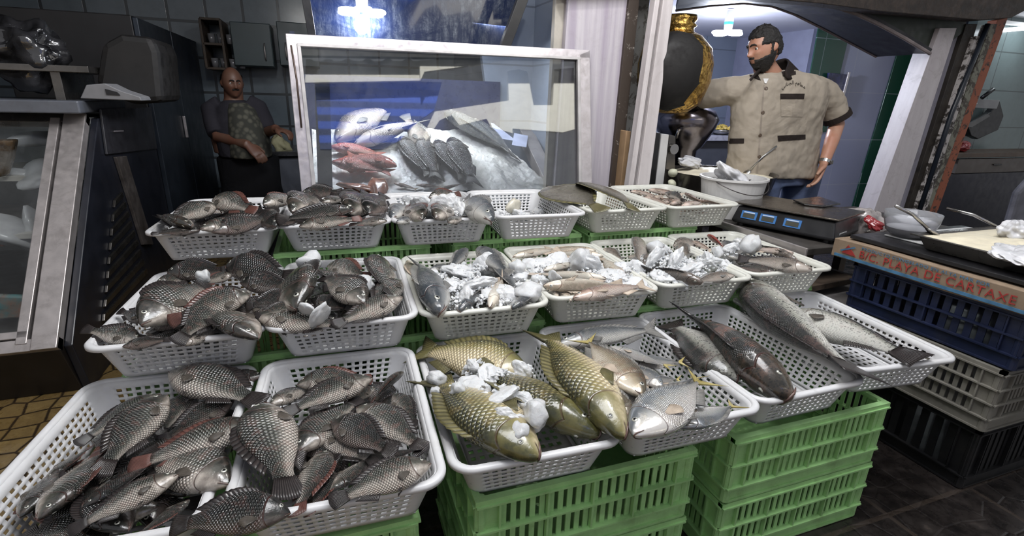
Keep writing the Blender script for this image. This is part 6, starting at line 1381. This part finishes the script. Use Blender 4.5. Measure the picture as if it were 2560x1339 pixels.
def head(man, c, f, s, skin, hairf, beardf, tilt=0):
    """c head centre, f facing direction, s half height; returns the transform used"""
    f = Vector(f).normalized(); r = f.cross(Vector((0, 0, 1))).normalized(); u = r.cross(f)
    if tilt: q = Quaternion(f, tilt); r = q @ r; u = q @ u
    T = Matrix((r, f, u)).transposed().to_4x4(); T.translation = c
    for sx_ in (-1, 1):
        e = c + T.to_3x3() @ (Vector((sx_ * .235, .560, .025)) * s)
        bm = bmesh.new(); bmesh.ops.create_uvsphere(bm, u_segments=16, v_segments=12, radius=s * .098)
        for fc in bm.faces: fc.material_index = 1 if fc.calc_center_median().normalized().dot(Vector((0, 0, 1))) > .86 else 0
        R = Vector((0, 0, 1)).rotation_difference(T.to_3x3() @ Vector((-.15, 1, -.12)).normalized()).to_matrix()
        for v in bm.verts: v.co = e + R @ v.co
        meshobj('eye', bm, [eyew, PUPIL], man, smooth=True)
        bm = bmesh.new(); pts = [T @ ((face_pt(Vector((sx_ * a, math.sqrt(1 - a * a), z_)).normalized(), .015)) * s) for a, z_ in ((.10, .16), (.24, .22), (.38, .22), (.52, .16))]
        tube(bm, pts, [(.03 * s, .035 * s), (.045 * s, .05 * s), (.04 * s, .045 * s), (.015 * s, .02 * s)], 8); meshobj('eyebrow', bm, M['hair'], man, smooth=True)
    if hairf: bm = bmesh.new(); head_bm(bm, T, s, .065, hairf, (110, 80), .05); meshobj('hair', bm, M['hair'], man, smooth=True)
    if beardf: bm = bmesh.new(); head_bm(bm, T, s, .035, beardf, (120, 90), .02); meshobj('beard', bm, M['hair'], man, smooth=True)
    return T
def ears(bm, T, s):
    for sx_ in (-1, 1):
        c = T @ (Vector((sx_ * .66, -.08, -.04)) * s); R = T.to_3x3(); g_ = bmesh.ops.create_uvsphere(bm, u_segments=16, v_segments=10, radius=1)
        for v in g_['verts']: q = v.co; v.co = c + R @ (Vector((sx_ * (.055 * q.x + .05 * max(0, -q.y) * (1 if q.z > -.5 else .4)), .115 * q.y - .03 * q.z, .20 * q.z * (1 if q.z > 0 else .8))) * s)
# --- the bearded man in the beige shirt
YM = 2.50
man = thing('person', 'bearded man in a beige short sleeved shirt with black trim, reaching to the left', 'person')
def J(u, w, y=YM): return ony(u, w, y)
hc = J(1910, 122, 2.49); hs = (J(1905, 62, 2.5).z - J(1900, 182, 2.5).z) / 2 * .97
fdir = Vector((-.985, .08, -.15))
def hair1(q, d):
    line = .46 if d.y > .2 else (.46 + (d.y - .2) * .9 if d.y > -.25 else -.42)
    if abs(d.x) > .72 and d.y > -.2: line = .10
    k = (q.z - line) / .10; return max(0, min(1, k))
def beard1(q, d):
    if d.y < -.25: return 0
    up_ = -.30 if abs(q.x) < .20 else (-.44 + .55 * max(0, abs(q.x) - .34))
    if abs(q.x) > .50 and q.y < .16: up_ = .20
    k = (up_ - q.z) / .08
    if abs(q.x) < .15 and -.58 < q.z < -.43: k = 0
    return max(0, min(1, k))
T = head(man, hc, fdir, hs, M['skin'], hair1, beard1, .10)
nb = J(1948, 188); shR, shL = J(2046, 212, 2.52), J(1862, 222, 2.50)
bm = bmesh.new(); head_bm(bm, T, hs); ears(bm, T, hs)
tube(bm, [hc + Vector((.015, .02, -.02)), hc + Vector((.055, .03, -hs * .75)), nb + Vector((0, .02, -.06))], [.062, .062, .078], 20)
loft(bm, [(nb + Vector((0, .02, .0)), (.07, 0, 0), (0, .07, 0)), (nb + Vector((0, .02, -.06)), (.18, 0, 0), (0, .09, 0)), (J(1940, 300), (.17, 0, 0), (0, .10, 0)), (J(1935, 420), (.16, 0, 0), (0, .10, 0))])
elL = J(1764, 240, 2.76); wrL = J(1706, 252, 2.98); elR = J(2092, 312, 2.46); wrR = J(2060, 408, 2.36)
tube(bm, [shL, elL, wrL], [.052, .044, .031], 18); tube(bm, [shR, J(2084, 262, 2.50), elR, J(2080, 350, 2.41), wrR], [.056, .052, .045, .042, .030], 18, flat=.9)
hand(bm, wrL, (-.8, .5, -.3), (0, .3, -1), 1.08, .6, 1)
hand(bm, wrR + Vector((0, 0, -.004)), J(2036, 466, 2.33) - wrR, (-.8, .35, -.2), 1.12, .40, -1)
body = meshobj('body', bm, M['skin'], man, smooth=True); remesh(body, .0042, 2)
bm = bmesh.new()   # shirt
def sec(u0, u1, w, y, dpt, dw=0): a, c = J(u0, w, y), J(u1, w + dw, y); return ((a + c) / 2, (c - a) / 2, (0, dpt, 0))
loft(bm, [sec(1908, 1990, 178, 2.53, .07), sec(1880, 2030, 186, 2.52, .105), sec(1855, 2056, 204, 2.51, .125), sec(1846, 2060, 240, 2.50, .135), sec(1838, 2044, 290, 2.50, .135), sec(1832, 2034, 350, 2.50, .135), sec(1828, 2030, 410, 2.50, .14), sec(1826, 2030, 440, 2.50, .14)], 36, 2.5)
tube(bm, [J(1880, 222, 2.50), J(1830, 226, 2.56), J(1790, 233, 2.64), J(1744, 242, 2.74)], [.085, .082, .080, .080], 22)
tube(bm, [J(2030, 222, 2.51), J(2062, 238, 2.49), J(2080, 264, 2.48), J(2090, 288, 2.47)], [.085, .086, .082, .080], 22)
shirt = meshobj('shirt', bm, M['shirt'], man, smooth=True); remesh(shirt, .008, 4)
tx = bpy.data.textures.new('folds', 'CLOUDS'); tx.noise_scale = .09; tx.noise_depth = 2
dm = shirt.modifiers.new('d', 'DISPLACE'); dm.texture = tx; dm.strength = .024; dm.mid_level = .5; dm.texture_coords = 'GLOBAL'
for a, c, r in ((J(1750, 241, 2.725), J(1734, 244, 2.76), .084), (J(2089, 285, 2.472), J(2094, 297, 2.466), .084)):
    bm = bmesh.new(); tube(bm, [a, c], [r, r * 1.01], 24); meshobj('cuff', bm, M['trim'], man, smooth=False)
ST = bvh(shirt)
for q in ([(1951, 234), (2012, 234), (2010, 248), (1951, 248)], [(1944, 339), (2014, 336), (2014, 348), (1946, 353)], [(1820, 346), (1860, 346), (1860, 358), (1820, 359)]): patch('pocket_trim', ST, q, M['trim'], man)
M['shirt_b'] = M['shirt']
patch('pocket', ST, [(1952, 248), (2010, 248), (2006, 292), (1953, 291)], M['shirt'], man, .003, 8, 8)
patch('placket', ST, [(1908, 212), (1912, 212), (1895, 438), (1890, 438)], mat('placket_shade', (.26, .22, .18), .85), man, .0012, 2, 30)
for u, w in ((1915, 221), (1907, 281), (1900, 338), (1898, 391)):
    h_, n_, d = hit(ST, u, w)
    if h_:
        bm = bmesh.new(); lathe(bm, [(0, .002), (.005, .003), (.0095, .004), (.0105, .001), (0, -.003)], seg=18); R = Vector((0, 0, 1)).rotation_difference(n_ if n_.dot(d) < 0 else -n_).to_matrix()
        for v in bm.verts: v.co = h_ + R @ v.co
        meshobj('button', bm, mat('brown_button', (.10, .07, .05), .3), man, smooth=True)
patch('undershirt', ST, [(1908, 196), (1922, 196), (1916, 208), (1912, 208)], M['whiteplastic'], man, .006, 3, 3)
# black collar: a band behind the neck with two points in front
bm = bmesh.new()
cpts = [((1884, 188, 2.38), (1870, 204, 2.355)), ((1892, 174, 2.43), (1876, 190, 2.42)), ((1915, 162, 2.58), (1908, 182, 2.62)), ((1950, 146, 2.62), (1962, 176, 2.67)), ((1972, 144, 2.58), (1998, 166, 2.58)), ((1976, 158, 2.49), (2000, 188, 2.46)), ((1962, 178, 2.40), (1972, 204, 2.36))]
rr = []
for a_, b_ in cpts:
    p = J(*a_); q = J(*b_); rr.append((bm.verts.new(p), bm.verts.new(q)))
for a, c in zip(rr, rr[1:]): bm.faces.new((a[0], c[0], c[1], a[1]))
o = meshobj('collar', bm, M['trim'], man, smooth=True); m = o.modifiers.new('s', 'SUBSURF'); m.levels = m.render_levels = 2; m = o.modifiers.new('t', 'SOLIDIFY'); m.thickness = .012
for q in ([(1950, 168), (1988, 160), (1990, 186), (1958, 190)], [(1870, 180), (1890, 178), (1902, 200), (1876, 192)]): patch('collar_point', ST, q, M['trim'], man, .010, 6, 6)
# embroidered words over the pocket, following an arc
try:
    c_ = bpy.data.curves.new('embroidery', 'FONT'); c_.body = '\ufef2\ufee7\ufe8e\ufee8\ufea0\ufedf\ufe8d \ufee2\ufecc\ufec4\ufee3'; c_.size = 1
    t_ = bpy.data.objects.new('t', c_); COL.objects.link(t_); bpy.context.view_layer.update(); me = bpy.data.meshes.new_from_object(t_.evaluated_get(bpy.context.evaluated_depsgraph_get())); bpy.data.objects.remove(t_)
    xs_ = [v.co.x for v in me.vertices]; x0_, x1_ = min(xs_), max(xs_); L_ = x1_ - x0_
    for v in me.vertices:
        f_ = (v.co.x - x0_) / L_; u = 1955 + 58 * f_; w = 222 - 12 * math.sin(PI * f_) - v.co.y * 13; h_, n_, d = hit(ST, u, w)
        v.co = (h_ - d * .004) if h_ else J(u, w, 2.36)
    me.materials.clear(); me.materials.append(M['trim']); link('embroidery', me, man)
except Exception as e: print('embroidery', e)
# watch and ring
bm = bmesh.new(); wc = J(2062, 404, 2.365); wd = (J(2036, 466, 2.33) - wrR).normalized(); tube(bm, [wc - wd * .010, wc + wd * .010], [(.033, .036), (.033, .036)], 24); meshobj('watch_band', bm, M['steel'], man)
bm = bmesh.new(); box(bm, wc + Vector((.014, -.036, 0)), (.026, .010, .024), rz=.3); meshobj('watch_case', bm, M['dsteel'], man, bevel=.003)
bm = bmesh.new()   # jeans
for u, s_ in ((1900, -1), (1996, 1)):
    h0 = J(u + 12, 432, 2.50); tube(bm, [h0, h0 + Vector((.0, .0, -.25)), h0 + Vector((.01 * s_, .02, -.50)), Vector((h0.x + .02 * s_, h0.y + .02, .07))], [.115, .10, .075, .07], 22)
a, c = J(1895, 428), J(2005, 428); loft(bm, [((a + c) / 2 + Vector((0, 0, .06)), (.165, 0, 0), (0, .11, 0)), ((a + c) / 2 - Vector((0, 0, .08)), (.18, 0, 0), (0, .12, 0))])
o = meshobj('jeans', bm, M['jeans'], man, smooth=True); remesh(o, .010, 3)
for u, s_ in ((1900, -1), (1996, 1)):
    h0 = J(u + 12, 432, 2.50); bm = bmesh.new(); x = h0.x + .02 * s_; tube(bm, [(x, h0.y + .09, .05), (x, h0.y, .055), (x, h0.y - .10, .045), (x, h0.y - .16, .035)], [(.05, .042), (.05, .045), (.042, .046), (.03, .036)], 16); meshobj('shoe', bm, M['black'], man, smooth=True)
# --- the man in the dark room
man2 = thing('person', 'balding man with a moustache in a patterned waistcoat and black trousers in the dark shop', 'person')
Y2 = 4.25
def K(u, w, y=Y2): return ony(u, w, y)
hc = K(581, 208, 4.22); hs = (K(580, 168, 4.2).z - K(582, 248, 4.2).z) / 2
def stache(q, d): return 1 if d.y > .3 and abs(q.x) < .24 and -.42 < q.z < -.30 else 0
def hair2(q, d):
    if d.y > .1 or q.z > .55: return 0
    return max(0, min(1, (q.z + .35) / .1)) if d.y < -.05 else 0
T = head(man2, hc, (.35, -.92, -.05), hs, M['skin2'], hair2, stache, 0)
bm = bmesh.new(); head_bm(bm, T, hs, n=(48, 36)); ears(bm, T, hs)
tube(bm, [hc + Vector((0, .03, 0)), hc + Vector((-.01, .04, -hs)), K(585, 270)], [.06, .062, .08], 18)
loft(bm, [(K(585, 262), (.08, 0, 0), (0, .08, 0)), (K(590, 285), (.20, 0, 0), (0, .11, 0)), (K(610, 380), (.19, 0, 0), (0, .15, 0))])
s1, e1, w1 = K(535, 278, 4.26), K(548, 342, 4.14), K(620, 362, 3.98); s2, e2, w2 = K(640, 275, 4.26), K(668, 330, 4.20), K(690, 322, 4.02)
tube(bm, [s1, e1, w1], [.055, .046, .032], 16); tube(bm, [s2, e2, w2], [.055, .046, .032], 16)
hand(bm, w1, K(645, 385, 3.95) - w1, (0, .6, -.8), 1.0, .5, 1); hand(bm, w2, K(712, 328, 3.98) - w2, (-.3, .2, -1), 1.0, .8, -1)
o = meshobj('body', bm, M['skin2'], man2, smooth=True); remesh(o, .006, 2)
bm = bmesh.new()
def sec2(u0, u1, w, dpt, y=Y2): a, c = K(u0, w, y), K(u1, w, y); return ((a + c) / 2, (c - a) / 2, (0, dpt, 0))
tube(bm, [s1 + Vector((.06, 0, .03)), s1, s1.lerp(e1, .5), s1.lerp(e1, .92)], [.085, .088, .080, .070], 18); tube(bm, [s2 + Vector((-.06, 0, .03)), s2, s2.lerp(e2, .5), s2.lerp(e2, .92)], [.085, .088, .080, .070], 18)
loft(bm, [sec2(560, 612, 250, .08), sec2(536, 638, 266, .12), sec2(530, 655, 300, .16), sec2(540, 668, 350, .20), sec2(548, 676, 388, .20)], 28)
o = meshobj('shirt', bm, cloth_mat('dark_grey_cloth', (.032, .030, .038)), man2, smooth=True); remesh(o, .010, 3)
b = NB('patterned_cloth'); vo = b.n('ShaderNodeTexVoronoi'); vo.inputs['Scale'].default_value = 26; b.lk(b.co(), vo.inputs['Vector']); b.set(col=b.ramp(vo.outputs['Distance'], [(.25, (.11, .105, .08)), (.55, (.04, .04, .032))]), rough=.85)
bm = bmesh.new(); loft(bm, [sec2(572, 618, 256, .10, 4.22), sec2(566, 640, 270, .135, 4.22), sec2(566, 658, 305, .175, 4.21), sec2(570, 676, 350, .215, 4.20), sec2(574, 682, 390, .215, 4.20)], 28); o = meshobj('waistcoat', bm, b.m, man2, smooth=True); remesh(o, .010, 3)
bm = bmesh.new()
for u, s_ in ((590, -1), (650, 1)):
    h0 = K(u, 392, 4.25); tube(bm, [h0, h0 + Vector((0, 0, -.4)), Vector((h0.x + .03 * s_, h0.y, .05))], [.13, .12, .08], 20)
a = K(620, 388); loft(bm, [(a, (.19, 0, 0), (0, .18, 0)), (a - Vector((0, 0, .2)), (.20, 0, 0), (0, .17, 0)), (Vector((a.x, a.y - .02, .30)), (.24, 0, 0), (0, .15, 0))])
o = meshobj('trousers', bm, cloth_mat('black_cloth', (.010, .010, .012)), man2, smooth=True); remesh(o, .012, 2)
for u, s_ in ((590, -1), (650, 1)):
    h0 = K(u, 392, 4.25); bm = bmesh.new(); x = h0.x + .03 * s_; tube(bm, [(x, h0.y + .08, .045), (x, h0.y - .05, .05), (x, h0.y - .18, .035)], [(.045, .04), (.045, .045), (.03, .034)], 14); meshobj('shoe', bm, M['black'], man2, smooth=True)
